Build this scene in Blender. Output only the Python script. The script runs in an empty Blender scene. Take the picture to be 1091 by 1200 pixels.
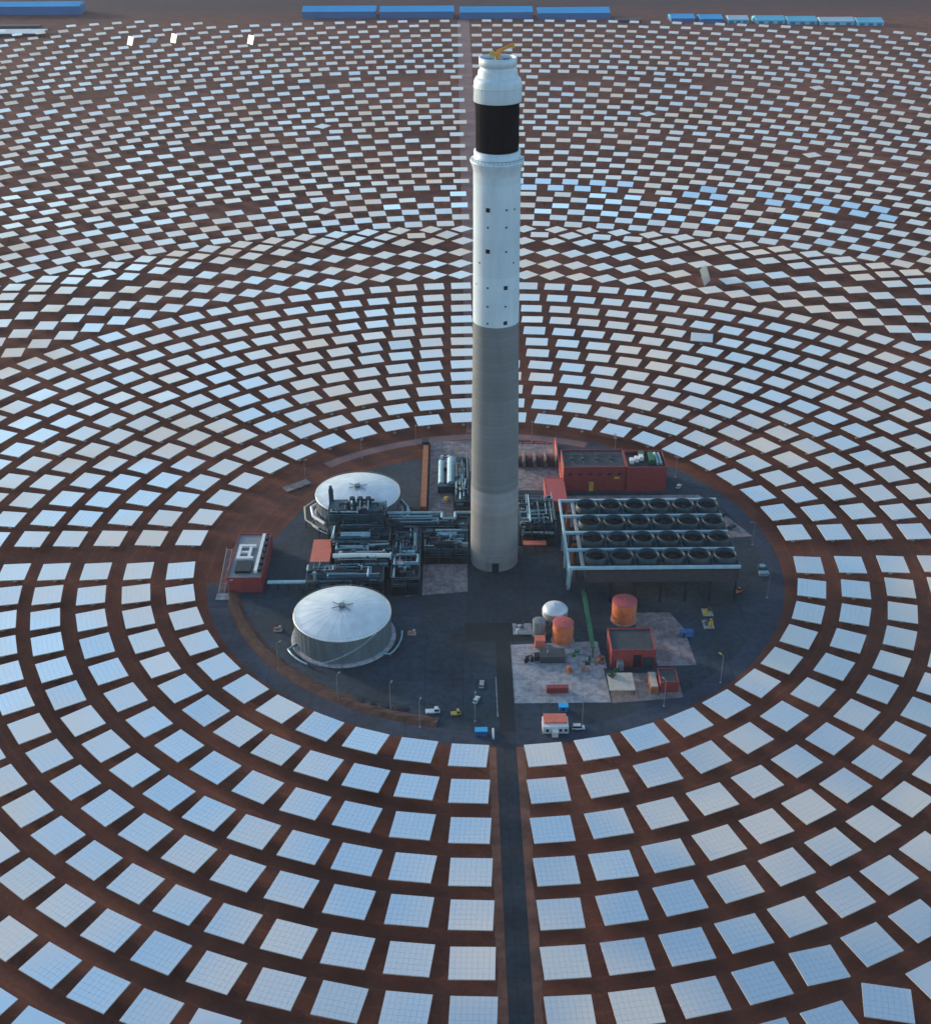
import bpy, bmesh, math, random
from mathutils import Vector, Matrix, Euler
R = math.radians; PI = math.pi
S = bpy.context.scene
C = S.collection

# ------------------------------------------------------------------ camera
YAW, PIT, ROL = 0.006293, 0.522506, -0.005657
CAM = Vector((-18.25, -556.24, 348.99)); FPX = 1476.33      # focal length in pixels of a 1200 px high picture
fw = Vector((math.sin(YAW)*math.cos(PIT), math.cos(YAW)*math.cos(PIT), -math.sin(PIT)))
rt = Vector((math.cos(YAW), -math.sin(YAW), 0)); up = rt.cross(fw)
r2 = math.cos(ROL)*rt + math.sin(ROL)*up; u2 = -math.sin(ROL)*rt + math.cos(ROL)*up
cd = bpy.data.cameras.new('camera'); cam = bpy.data.objects.new('camera', cd); C.objects.link(cam)
M4 = Matrix((r2, u2, -fw)).transposed().to_4x4(); M4.translation = CAM
cam.matrix_world = M4
cd.sensor_fit = 'VERTICAL'; cd.sensor_height = 24.0; cd.lens = 24.0*FPX/1200.0
cd.clip_start = 1.0; cd.clip_end = 40000.0
S.camera = cam
def project(p):
    d = Vector(p)-CAM; z = d.dot(fw)
    if z < 1: return (-9999, -9999)
    return (545.5+FPX*d.dot(r2)/z, 600-FPX*d.dot(u2)/z)

# ------------------------------------------------------------------ sky, sun, exposure
SUN_AZ, SUN_EL = -55.0, 9.0                                  # azimuth from north, clockwise
w = bpy.data.worlds.new('World'); S.world = w; w.use_nodes = True
nt = w.node_tree; bg = nt.nodes['Background']
sky = nt.nodes.new('ShaderNodeTexSky'); sky.sky_type = 'NISHITA'; sky.sun_disc = False
sky.sun_elevation = R(SUN_EL); sky.sun_rotation = R(SUN_AZ)
sky.air_density = 1.0; sky.dust_density = 1.0; sky.ozone_density = 1.4
tint = nt.nodes.new('ShaderNodeMixRGB'); tint.blend_type = 'MULTIPLY'; tint.inputs[0].default_value = 1.0; tint.inputs[2].default_value = (0.94, 1.04, 1.07, 1)
nt.links.new(sky.outputs[0], tint.inputs[1]); nt.links.new(tint.outputs[0], bg.inputs[0]); bg.inputs[1].default_value = 0.15
sd = bpy.data.lights.new('sun', 'SUN'); sd.energy = 1.6; sd.angle = R(6.0); sd.color = (1.0, 0.86, 0.68)
so = bpy.data.objects.new('sun', sd); C.objects.link(so)
sdir = Vector((math.sin(R(SUN_AZ))*math.cos(R(SUN_EL)), math.cos(R(SUN_AZ))*math.cos(R(SUN_EL)), math.sin(R(SUN_EL))))
so.rotation_euler = (-sdir).to_track_quat('-Z', 'Y').to_euler(); so.location = (-400, 300, 500)
S.view_settings.view_transform = 'Standard'; S.view_settings.look = 'None'
S.view_settings.gamma = 1.0; S.view_settings.exposure = 1.22; S.view_settings.use_curve_mapping = False
S.cycles.max_bounces = 6; S.cycles.diffuse_bounces = 3; S.cycles.glossy_bounces = 3; S.cycles.volume_bounces = 0

# ------------------------------------------------------------------ materials
def mat(name, col, rough=0.8, metal=0.0, var=0.18, scale=0.3, var2=None, bump=0.0, spec=None, stretch=None):
    m = bpy.data.materials.new(name); m.use_nodes = True
    n = m.node_tree.nodes; l = m.node_tree.links; p = n['Principled BSDF']
    p.inputs['Roughness'].default_value = rough; p.inputs['Metallic'].default_value = metal
    if spec is not None: p.inputs['Specular IOR Level'].default_value = spec
    tc = n.new('ShaderNodeTexCoord'); no = n.new('ShaderNodeTexNoise'); no.inputs['Scale'].default_value = scale
    no.inputs['Detail'].default_value = 6; no.inputs['Roughness'].default_value = 0.65
    src = tc.outputs['Object']
    if stretch:
        mp = n.new('ShaderNodeMapping'); mp.inputs['Scale'].default_value = stretch; l.new(src, mp.inputs['Vector']); src = mp.outputs[0]
    l.new(src, no.inputs['Vector'])
    rp = n.new('ShaderNodeValToRGB'); l.new(no.outputs['Fac'], rp.inputs['Fac'])
    c2 = var2 if var2 else tuple(min(1, c*(1+var)) for c in col)
    c1 = tuple(c*(1-var) for c in col)
    rp.color_ramp.elements[0].position = 0.34; rp.color_ramp.elements[0].color = (*c1, 1)
    rp.color_ramp.elements[1].position = 0.66; rp.color_ramp.elements[1].color = (*c2, 1)
    l.new(rp.outputs[0], p.inputs['Base Color'])
    if bump:
        b = n.new('ShaderNodeBump'); b.inputs['Strength'].default_value = bump; l.new(no.outputs['Fac'], b.inputs['Height']); l.new(b.outputs[0], p.inputs['Normal'])
    return m

def soil_material():
    m = bpy.data.materials.new('desert_soil'); m.use_nodes = True
    n = m.node_tree.nodes; l = m.node_tree.links; p = n['Principled BSDF']; p.inputs['Roughness'].default_value = 0.95
    p.inputs['Specular IOR Level'].default_value = 0.1
    geo = n.new('ShaderNodeNewGeometry')
    def noise(sc, det=6, ro=0.6):
        t = n.new('ShaderNodeTexNoise'); t.inputs['Scale'].default_value = sc; t.inputs['Detail'].default_value = det; t.inputs['Roughness'].default_value = ro
        l.new(geo.outputs['Position'], t.inputs['Vector']); return t
    def ramp(src, a, b, ca, cb):
        r = n.new('ShaderNodeValToRGB'); l.new(src, r.inputs['Fac']); e = r.color_ramp.elements
        e[0].position = a; e[0].color = (*ca, 1); e[1].position = b; e[1].color = (*cb, 1); return r
    def mix(f, a, b, mode='MIX'):
        x = n.new('ShaderNodeMixRGB'); x.blend_type = mode
        if isinstance(f, float): x.inputs[0].default_value = f
        else: l.new(f, x.inputs[0])
        l.new(a, x.inputs[1]); l.new(b, x.inputs[2]); return x
    big = noise(0.006, 8); mid = noise(0.05, 8, 0.7); fine = noise(0.6, 6, 0.7)
    a = ramp(big.outputs['Fac'], 0.35, 0.65, (0.108, 0.040, 0.028), (0.190, 0.074, 0.050))
    b = ramp(mid.outputs['Fac'], 0.3, 0.7, (0.52, 0.54, 0.62), (1.35, 1.27, 1.2))
    c = ramp(fine.outputs['Fac'], 0.3, 0.7, (0.8, 0.8, 0.8), (1.2, 1.2, 1.2))
    x = mix(0.8, a.outputs[0], b.outputs[0], 'MULTIPLY'); x = mix(0.7, x.outputs[0], c.outputs[0], 'MULTIPLY')
    # tyre tracks running between the mirror rings
    vl = n.new('ShaderNodeVectorMath'); vl.operation = 'LENGTH'; l.new(geo.outputs['Position'], vl.inputs[0])
    wv = n.new('ShaderNodeMath'); wv.operation = 'MULTIPLY'; l.new(vl.outputs['Value'], wv.inputs[0]); wv.inputs[1].default_value = 2*PI/7.1
    ad = n.new('ShaderNodeMath'); ad.operation = 'MULTIPLY_ADD'; l.new(mid.outputs['Fac'], ad.inputs[0]); ad.inputs[1].default_value = 7.0; l.new(wv.outputs[0], ad.inputs[2])
    sn = n.new('ShaderNodeMath'); sn.operation = 'SINE'; l.new(ad.outputs[0], sn.inputs[0])
    tr = ramp(sn.outputs[0], 0.75, 1.0, (1, 1, 1), (1.32, 1.25, 1.2))
    x = mix(0.8, x.outputs[0], tr.outputs[0], 'MULTIPLY')
    sc = noise(1.7, 4, 0.8); sr = ramp(sc.outputs['Fac'], 0.30, 0.40, (0.45, 0.42, 0.42), (1, 1, 1)); x = mix(0.7, x.outputs[0], sr.outputs[0], 'MULTIPLY')
    sf = noise(0.16, 8, 0.75); sg_ = ramp(sf.outputs['Fac'], 0.60, 0.74, (1, 1, 1), (1.7, 1.75, 1.8)); x = mix(0.7, x.outputs[0], sg_.outputs[0], 'MULTIPLY')
    # farther north the plain beyond the field is greyer
    sp = n.new('ShaderNodeSeparateXYZ'); l.new(geo.outputs['Position'], sp.inputs[0])
    m1 = n.new('ShaderNodeMath'); m1.operation = 'MULTIPLY_ADD'; l.new(big.outputs['Fac'], m1.inputs[0]); m1.inputs[1].default_value = 260.0; l.new(sp.outputs['Y'], m1.inputs[2])
    mr = n.new('ShaderNodeMapRange'); l.new(m1.outputs[0], mr.inputs[0]); mr.inputs[1].default_value = 1840; mr.inputs[2].default_value = 2060
    g = ramp(mid.outputs['Fac'], 0.3, 0.7, (0.048, 0.030, 0.040), (0.066, 0.040, 0.048))
    x = mix(mr.outputs[0], x.outputs[0], g.outputs[0])
    l.new(x.outputs[0], p.inputs['Base Color'])
    bp = n.new('ShaderNodeBump'); bp.inputs['Strength'].default_value = 0.5; bp.inputs['Distance'].default_value = 0.4
    l.new(fine.outputs['Fac'], bp.inputs['Height']); l.new(bp.outputs[0], p.inputs['Normal'])
    return m

def mirror_material(name, facets):
    m = bpy.data.materials.new(name); m.use_nodes = True
    n = m.node_tree.nodes; l = m.node_tree.links; p = n['Principled BSDF']
    p.inputs['Metallic'].default_value = 1.0; p.inputs['Base Color'].default_value = (0.74, 0.86, 0.92, 1); p.inputs['Roughness'].default_value = 0.07
    df = n.new('ShaderNodeBsdfDiffuse'); df.inputs['Color'].default_value = (0.86, 0.69, 0.56, 1)      # dust film, its warm colour also painting in the cream of reflected low sky
    mx = n.new('ShaderNodeMixShader'); l.new(p.outputs[0], mx.inputs[1]); l.new(df.outputs[0], mx.inputs[2])
    geo = n.new('ShaderNodeNewGeometry'); no = n.new('ShaderNodeTexNoise'); no.inputs['Scale'].default_value = 0.013; no.inputs['Detail'].default_value = 1.5
    l.new(geo.outputs['Position'], no.inputs['Vector'])
    mr = n.new('ShaderNodeMapRange'); l.new(no.outputs['Fac'], mr.inputs[0]); mr.inputs[1].default_value = 0.40; mr.inputs[2].default_value = 0.66
    mr.inputs[3].default_value = 0.08; mr.inputs[4].default_value = 0.62
    lw = n.new('ShaderNodeLayerWeight'); lw.inputs['Blend'].default_value = 0.5      # dust film grows at flat angles, painting warm horizon reflection onto far mirrors
    pw = n.new('ShaderNodeMath'); pw.operation = 'POWER'; l.new(lw.outputs['Facing'], pw.inputs[0]); pw.inputs[1].default_value = 2.5
    mm = n.new('ShaderNodeMath'); mm.operation = 'MULTIPLY_ADD'; mm.use_clamp = True; l.new(pw.outputs[0], mm.inputs[0]); mm.inputs[1].default_value = 0.98; l.new(mr.outputs[0], mm.inputs[2])
    mr = mm
    l.new(mm.outputs[0], mx.inputs[0])
    l.new(mx.outputs[0], n['Material Output'].inputs['Surface'])
    return m

M = {
 'soil': soil_material(),
 'mirror': mirror_material('mirror_glass', True), 'mirror_far': mirror_material('mirror_glass_field', False),
 'mirror_brightened': mat('brightened_mirror_glass', (0.93, 0.96, 0.97), 0.06, 1.0, 0.02),  # brightened copy of the mirror glass, stronger sky reflection put into its colour
 'seam': mat('mirror_seam', (0.56, 0.60, 0.64), 0.6, 0.2, 0.1),
 'steel': mat('galvanised_steel', (0.42, 0.43, 0.44), 0.5, 0.6, 0.15, 0.5),
 'edge': mat('mirror_back_steel', (0.50, 0.47, 0.44), 0.6, 0.1, 0.12, 0.5),
 'asphalt': mat('asphalt', (0.020, 0.032, 0.047), 0.85, 0, 0.3, 0.06),
 'roadblue': mat('perimeter_asphalt', (0.022, 0.038, 0.068), 0.8, 0, 0.35, 0.05),
 'darkasphalt': mat('fresh_asphalt', (0.004, 0.007, 0.011), 0.8, 0, 0.2, 0.1),
 'yard': mat('yard_gravel', (0.020, 0.040, 0.060), 0.9, 0, 0.5, 0.03, bump=0.2),
 'northroad': mat('packed_gravel', (0.215, 0.118, 0.118), 0.95, 0, 0.2, 0.05),
 'bank': mat('red_earth_bank', (0.080, 0.036, 0.026), 0.95, 0, 0.35, 0.12, bump=0.4),
 'verge': mat('pale_red_verge', (0.20, 0.082, 0.055), 0.95, 0, 0.3, 0.2),
 'concrete': mat('pale_concrete_slab', (0.37, 0.355, 0.375), 0.85, 0, 0.16, 0.12),
 'concrete2': mat('warm_concrete', (0.27, 0.215, 0.215), 0.85, 0, 0.3, 0.15),
 'tankwall': mat('tank_cladding', (0.125, 0.155, 0.185), 0.5, 0.25, 0.2, 0.25, stretch=(1, 1, 0.15)),
 'tankroof': mat('tank_roof_aluminium', (0.62, 0.66, 0.70), 0.42, 0.3, 0.12, 0.12),
 'teal': mat('teal_steel', (0.014, 0.055, 0.080), 0.5, 0.3, 0.35, 0.3),
 'darkteal': mat('dark_plant_steel', (0.008, 0.017, 0.026), 0.6, 0.3, 0.35, 0.3),
 'fanteal': mat('fan_shroud_teal', (0.007, 0.036, 0.050), 0.6, 0.1, 0.3, 0.3),
 'pipe': mat('pipe_cladding', (0.22, 0.35, 0.42), 0.4, 0.5, 0.2, 0.5),
 'palebeam': mat('pale_blue_beam', (0.30, 0.46, 0.54), 0.6, 0.1, 0.15, 0.4),
 'red': mat('red_cladding', (0.25, 0.034, 0.036), 0.7, 0, 0.18, 0.4),
 'redroof': mat('red_roof', (0.42, 0.075, 0.075), 0.75, 0, 0.12, 0.3),
 'coral': mat('coral_roof', (0.62, 0.15, 0.10), 0.75, 0, 0.12, 0.3),
 'orange': mat('orange_tank_paint', (0.60, 0.150, 0.055), 0.6, 0, 0.15, 0.4),
 'orangewall': mat('orange_brown_wall', (0.33, 0.11, 0.045), 0.8, 0, 0.2, 0.3),
 'skirt': mat('brown_wind_wall', (0.040, 0.034, 0.044), 0.8, 0, 0.2, 0.3),
 'roofdark': mat('dark_roof_membrane', (0.036, 0.045, 0.055), 0.85, 0, 0.25, 0.25),
 'white': mat('white_paint', (0.66, 0.66, 0.66), 0.6, 0, 0.08, 0.5),
 'grey': mat('grey_paint', (0.17, 0.19, 0.21), 0.6, 0, 0.15, 0.5),
 'beige': mat('beige_sheet', (0.42, 0.37, 0.33), 0.8, 0, 0.15, 0.5),
 'green': mat('green_paint', (0.020, 0.120, 0.055), 0.6, 0, 0.2, 0.5),
 'leaf': mat('leaf_green', (0.030, 0.085, 0.045), 0.9, 0, 0.5, 1.0),
 'bark': mat('bark_brown', (0.08, 0.055, 0.04), 0.9, 0, 0.2, 1.0),
 'yellow': mat('yellow_paint', (0.55, 0.36, 0.05), 0.6, 0, 0.15, 0.5),
 'crane': mat('crane_orange', (0.62, 0.26, 0.03), 0.6, 0, 0.25, 0.6),
 'blue': mat('blue_paint', (0.03, 0.12, 0.30), 0.6, 0, 0.2, 0.5),
 'shedblue': mat('blue_shed_sheet', (0.008, 0.36, 0.70), 0.6, 0, 0.10, 0.02),
 'shedwall': mat('blue_shed_wall', (0.010, 0.11, 0.32), 0.7, 0, 0.10, 0.02),
 'shedcyan': mat('cyan_shed_sheet', (0.10, 0.46, 0.62), 0.6, 0, 0.15, 0.02),
 'shedpale': mat('pale_shed_sheet', (0.50, 0.58, 0.64), 0.6, 0, 0.10, 0.02),
 'black': mat('receiver_black', (0.0022, 0.0032, 0.006), 0.8, 0, 0.3, 0.2, spec=0.05),
 'void': mat('dark_opening', (0.004, 0.007, 0.010), 0.9, 0, 0.1),
 'glass': mat('dark_glass', (0.02, 0.03, 0.04), 0.1, 0, 0.1),
 'rubber': mat('tyre_rubber', (0.02, 0.02, 0.02), 0.9, 0, 0.1),
}
def shaft_material(name, col, band, seams=0.0):
    m = mat(name, col, 0.85, 0, 0.10, 0.10, stretch=(1, 1, 0.25)); n = m.node_tree.nodes; l = m.node_tree.links
    p = n['Principled BSDF']; src = p.inputs['Base Color'].links[0].from_socket
    geo = n.new('ShaderNodeNewGeometry'); sp = n.new('ShaderNodeSeparateXYZ'); l.new(geo.outputs['Position'], sp.inputs[0])
    a = n.new('ShaderNodeMath'); a.operation = 'MULTIPLY'; l.new(sp.outputs['Z'], a.inputs[0]); a.inputs[1].default_value = 1/band
    f = n.new('ShaderNodeMath'); f.operation = 'FLOOR'; l.new(a.outputs[0], f.inputs[0])
    wn = n.new('ShaderNodeTexWhiteNoise'); wn.noise_dimensions = '1D'; l.new(f.outputs[0], wn.inputs['W'])
    fr = n.new('ShaderNodeMath'); fr.operation = 'FRACT'; l.new(a.outputs[0], fr.inputs[0])
    lt = n.new('ShaderNodeMath'); lt.operation = 'LESS_THAN'; l.new(fr.outputs[0], lt.inputs[0]); lt.inputs[1].default_value = 0.12
    mr = n.new('ShaderNodeMapRange'); l.new(wn.outputs['Value'], mr.inputs[0]); mr.inputs[3].default_value = 1-0.07; mr.inputs[4].default_value = 1.07
    ms = n.new('ShaderNodeMath'); ms.operation = 'MULTIPLY_ADD'; l.new(lt.outputs[0], ms.inputs[0]); ms.inputs[1].default_value = -seams; l.new(mr.outputs[0], ms.inputs[2])
    vm = n.new('ShaderNodeVectorMath'); vm.operation = 'SCALE'; l.new(src, vm.inputs[0]); l.new(ms.outputs[0], vm.inputs['Scale'])
    l.new(vm.outputs[0], p.inputs['Base Color']); return m
def add_joints(m, size, depth):
    n = m.node_tree.nodes; l = m.node_tree.links; p = n['Principled BSDF']; src = p.inputs['Base Color'].links[0].from_socket
    geo = n.new('ShaderNodeNewGeometry'); bt_ = n.new('ShaderNodeTexBrick'); bt_.offset = 0.0; bt_.inputs['Scale'].default_value = 1/size
    bt_.inputs['Brick Width'].default_value = 1.0; bt_.inputs['Row Height'].default_value = 1.0; bt_.inputs['Mortar Size'].default_value = 0.018; bt_.inputs['Bias'].default_value = 0.0
    bt_.inputs['Color1'].default_value = (1, 1, 1, 1); bt_.inputs['Color2'].default_value = (depth, depth, depth*1.04, 1); bt_.inputs['Mortar'].default_value = (0.62, 0.62, 0.62, 1)
    l.new(geo.outputs['Position'], bt_.inputs['Vector'])
    nz = n.new('ShaderNodeTexNoise'); nz.inputs['Scale'].default_value = 0.35; nz.inputs['Detail'].default_value = 8; l.new(geo.outputs['Position'], nz.inputs['Vector'])
    rr = n.new('ShaderNodeValToRGB'); rr.color_ramp.elements[0].position = 0.40; rr.color_ramp.elements[0].color = (0.62, 0.60, 0.60, 1); rr.color_ramp.elements[1].position = 0.55; rr.color_ramp.elements[1].color = (1, 1, 1, 1)
    l.new(nz.outputs['Fac'], rr.inputs['Fac'])
    a = n.new('ShaderNodeMixRGB'); a.blend_type = 'MULTIPLY'; a.inputs[0].default_value = 1.0; l.new(src, a.inputs[1]); l.new(bt_.outputs['Color'], a.inputs[2])
    b = n.new('ShaderNodeMixRGB'); b.blend_type = 'MULTIPLY'; b.inputs[0].default_value = 0.8; l.new(a.outputs[0], b.inputs[1]); l.new(rr.outputs[0], b.inputs[2])
    l.new(b.outputs[0], p.inputs['Base Color'])
for nm_, sz_, dp_ in (('yard', 17.0, 0.84), ('asphalt', 14.0, 0.88), ('concrete', 6.0, 0.86), ('concrete2', 7.0, 0.84), ('roadblue', 21.0, 0.9)): add_joints(M[nm_], sz_, dp_)
M['shaft_base'] = shaft_material('tower_concrete_light', (0.22, 0.215, 0.225), 2.5, 0.05)
M['shaft'] = shaft_material('tower_concrete_grey', (0.160, 0.178, 0.195), 2.5, 0.12)
M['shaft_white'] = shaft_material('tower_white_paint', (0.52, 0.63, 0.73), 6.0, 0.0)  # white paint with the sky's blue light put into its colour
M['shield'] = mat('heat_shield_panels', (0.52, 0.63, 0.73), 0.5, 0.1, 0.08, 0.5, stretch=(1, 1, 0.1))  # white panels, the same blue sky light put into the colour

# ------------------------------------------------------------------ mesh helpers
class MB:
    def __init__(s): s.v = []; s.f = []; s.mi = []; s.sm = []
    def add(s, vs, fs, mi=0, sm=False):
        o = len(s.v); s.v += [tuple(v) for v in vs]
        for f in fs: s.f.append(tuple(o+i for i in f)); s.mi.append(mi); s.sm.append(sm)
        return s
    def box(s, x0, x1, y0, y1, z0, z1, mi=0):
        return s.add([(x0,y0,z0),(x1,y0,z0),(x1,y1,z0),(x0,y1,z0),(x0,y0,z1),(x1,y0,z1),(x1,y1,z1),(x0,y1,z1)],
                     [(0,3,2,1),(4,5,6,7),(0,1,5,4),(1,2,6,5),(2,3,7,6),(3,0,4,7)], mi)
    def bar(s, a, b, w, h=None, mi=0):
        a = Vector(a); b = Vector(b); h = h or w; d = (b-a)
        if d.length < 1e-6: return s
        d.normalize(); u = Vector((0,0,1)) if abs(d.z) < 0.95 else Vector((0,1,0))
        x = d.cross(u).normalized(); y = x.cross(d)
        P = [p+x*i*w/2+y*j*h/2 for p in (a, b) for i, j in ((-1,-1),(1,-1),(1,1),(-1,1))]
        return s.add(P, [(0,1,2,3),(4,7,6,5),(0,4,5,1),(1,5,6,2),(2,6,7,3),(3,7,4,0)], mi)
    def tube(s, pts, r, n=8, mi=0, caps=True):
        pts = [Vector(p) for p in pts]; rings = []
        for i, p in enumerate(pts):
            d = (pts[min(i+1, len(pts)-1)]-pts[max(i-1, 0)]).normalized()
            u = Vector((0,0,1)) if abs(d.z) < 0.9 else Vector((0,1,0))
            x = d.cross(u).normalized(); y = x.cross(d)
            rings.append([p+(x*math.cos(2*PI*k/n)+y*math.sin(2*PI*k/n))*r for k in range(n)])
        vs = [v for q in rings for v in q]; fs = []
        for i in range(len(pts)-1):
            for k in range(n): fs.append((i*n+k, i*n+(k+1)%n, (i+1)*n+(k+1)%n, (i+1)*n+k))
        s.add(vs, fs, mi, True)
        if caps: s.add(rings[0], [tuple(range(n))[::-1]], mi); s.add(rings[-1], [tuple(range(n))], mi)
        return s
    def lathe(s, prof, cx=0, cy=0, n=32, mi=0, smooth=True, axis='z'):
        vs = []; fs = []
        for r, z in prof:
            for k in range(n):
                a = 2*PI*k/n
                vs.append((cx+r*math.cos(a), cy+r*math.sin(a), z))
        for i in range(len(prof)-1):
            for k in range(n): fs.append((i*n+k, i*n+(k+1)%n, (i+1)*n+(k+1)%n, (i+1)*n+k))
        return s.add(vs, fs, mi, smooth)
    def cyl(s, cx, cy, z0, z1, r, n=24, r1=None, mi=0, smooth=True):
        r1 = r if r1 is None else r1
        s.lathe([(r, z0), (r1, z1)], cx, cy, n, mi, smooth)
        s.add([(cx+r1*math.cos(2*PI*k/n), cy+r1*math.sin(2*PI*k/n), z1) for k in range(n)], [tuple(range(n))], mi)
        s.add([(cx+r*math.cos(2*PI*k/n), cy+r*math.sin(2*PI*k/n), z0) for k in range(n)], [tuple(range(n))[::-1]], mi)
        return s
    def poly(s, pts, z, mi=0): return s.add([(x, y, z) for x, y in pts], [tuple(range(len(pts)))], mi)
    def prism(s, pts, z0, z1, mi=0):
        n = len(pts); s.add([(x, y, z0) for x, y in pts]+[(x, y, z1) for x, y in pts],
              [tuple(range(n))[::-1], tuple(range(n, 2*n))]+[(i, (i+1)%n, n+(i+1)%n, n+i) for i in range(n)], mi); return s
    def annulus(s, r0, r1, a0, a1, z, n=120, mi=0):     # angles in compass degrees
        vs = []
        for k in range(n+1):
            a = R(a0+(a1-a0)*k/n)
            vs += [(r0*math.sin(a), r0*math.cos(a), z), (r1*math.sin(a), r1*math.cos(a), z)]
        return s.add(vs, [(2*k+1, 2*k+3, 2*k+2, 2*k) if a1 < a0 else (2*k, 2*k+2, 2*k+3, 2*k+1)[::-1] for k in range(n)], mi)
    def build(s, name, mats, parent=None, loc=None):
        me = bpy.data.meshes.new(name)
        off = Vector(parent_loc(parent)) if parent is not None else Vector(loc or (0, 0, 0))
        me.from_pydata([tuple(Vector(v)-off) for v in s.v], [], s.f)
        for mm in (mats if isinstance(mats, (list, tuple)) else [mats]): me.materials.append(M[mm] if isinstance(mm, str) else mm)
        me.polygons.foreach_set('material_index', s.mi); me.polygons.foreach_set('use_smooth', s.sm); me.update()
        o = bpy.data.objects.new(name, me); C.objects.link(o)
        if parent is not None: o.parent = parent
        else: o.location = off
        return o
def parent_loc(p):
    v = Vector((0, 0, 0))
    while p is not None: v = v+Vector(p.location); p = p.parent
    return v
def tag(o, label=None, cat=None, group=None, kind=None):
    if label: o['label'] = label
    if cat: o['category'] = cat
    if group: o['group'] = group
    if kind: o['kind'] = kind
    return o
def thing(name, label, cat, loc=(0,0,0), group=None):
    o = bpy.data.objects.new(name, None); C.objects.link(o); o.location = loc; o.empty_display_size = 2
    return tag(o, label, cat, group)
def struct(name, mb, m): return tag(mb.build(name, m), kind='structure')
rnd = random.Random(7)

# ------------------------------------------------------------------ the setting
g = MB()
gn = 48; G0 = 7000.0
import itertools
vs = [(-G0+2*G0*i/gn, -G0+2*G0*j/gn, 0.0) for j in range(gn+1) for i in range(gn+1)]
g.add(vs, [(j*(gn+1)+i, j*(gn+1)+i+1, (j+1)*(gn+1)+i+1, (j+1)*(gn+1)+i) for j in range(gn) for i in range(gn)])
struct('ground', g, 'soil')
yard = [(-(139 if a < 13 else 131.5)*math.sin(R(a)), -(139 if a < 13 else 131.5)*math.cos(R(a))) for a in range(0, 80, 4)]             # south round to west
yard += [(-131, -18), (-122, 5), (-116, 26), (-107, 51), (-99, 72), (-80, 94), (-60, 106), (-37, 116), (-20, 128), (0, 139)]
yard += [(139*math.sin(R(a)), 139*math.cos(R(a))) for a in range(4, 180, 4)]
struct('yard', MB().poly(yard[::-1], 0.004*3), 'yard')
struct('perimeter_road', MB().annulus(138.5, 147.5, 25, 262, 0.024, 160), 'roadblue')
struct('north_perimeter_road', MB().annulus(140, 147, -42, 24.6, 0.024, 60), 'northroad')
# the low bank of red earth inside the perimeter road, a real ridge
bk = MB(); nb = 80
for k in range(nb+1):
    a = R(192+(276-192)*k/nb); wob = 0.6*math.sin(k*1.7)+0.4*math.sin(k*0.61)
    for r_, z in ((131.2+wob, 0.01), (133.2, 0.8+0.2*wob), (135.6, 0.9-0.2*wob), (138.3, 0.03)): bk.v.append((r_*math.sin(a), r_*math.cos(a), z))
for k in range(nb):
    for i in range(3): bk.f.append((4*k+i, 4*k+i+1, 4*k+5+i, 4*k+4+i)); bk.mi.append(0); bk.sm.append(False)
struct('earth_bank', bk, 'bank')
struct('access_road', MB().poly([(-3.6, -620), (5.0, -620), (5.0, -138), (-3.2, -138)], 0.030), 'asphalt')
for nm_, xa, xb in (('west_verge', -7.0, -3.5), ('east_verge', 4.9, 8.2)):
    vg = MB(); k_ = 40; vr = random.Random(5)
    P_ = [(xa+vr.uniform(-.7, .7) if xa < 0 else xa, -620+472*i/k_) for i in range(k_+1)]+[(xb if xa < 0 else xb+vr.uniform(-.7, .7), -148-472*i/k_) for i in range(k_+1)]
    struct(nm_, vg.poly(P_[::-1], 0.016), 'verge')
struct('inner_road', MB().poly([(-1.6, -138.2), (5.2, -138.2), (5.2, -73), (-1.6, -73)], 0.036), 'darkasphalt')
struct('tower_forecourt', MB().poly([(-38, -60), (27, -60), (27, -9), (-38, -9)], 0.020), 'asphalt')
struct('dark_forecourt', MB().poly([(-15.8, -72.8), (15.6, -72.8), (15.6, -57.4), (-15.8, -57.4)], 0.032), 'darkasphalt')
nr = MB().poly([(-13, 149), (5, 149), (7, 1752), (-13, 1752)], 0.008)
struct('north_track', nr, 'northroad')
struct('concrete_apron', MB().poly([(5.6, -119), (48, -119), (46.5, -73.5), (41, -73.5), (5.6, -75.5)], 0.040), 'concrete')
struct('east_slab', MB().poly([(72, -93), (90, -92.5), (88.6, -63), (84, -50), (66, -50), (66, -80), (72, -80)], 0.040), 'concrete2')
struct('canopy_slab', MB().poly([(48.4, -119.5), (80, -116), (80, -98), (48.4, -98)], 0.028), 'concrete2')
struct('north_slab', MB().poly([(-35, 137), (-8, 138), (-9, 46), (-35, 46)], 0.040), 'concrete2')
struct('transformer_slab', MB().poly([(14, 133), (41, 131), (40, 74), (14, 74)], 0.040), 'concrete2')
struct('condenser_slab', MB().poly([(41, 67), (118, 67), (139, 21), (120, 19), (41, 19)], 0.040), 'concrete2')
struct('process_slab', MB().poly([(-45, -34), (-14, -30), (-14, 20), (-45, 20)], 0.036), 'concrete2')

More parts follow.
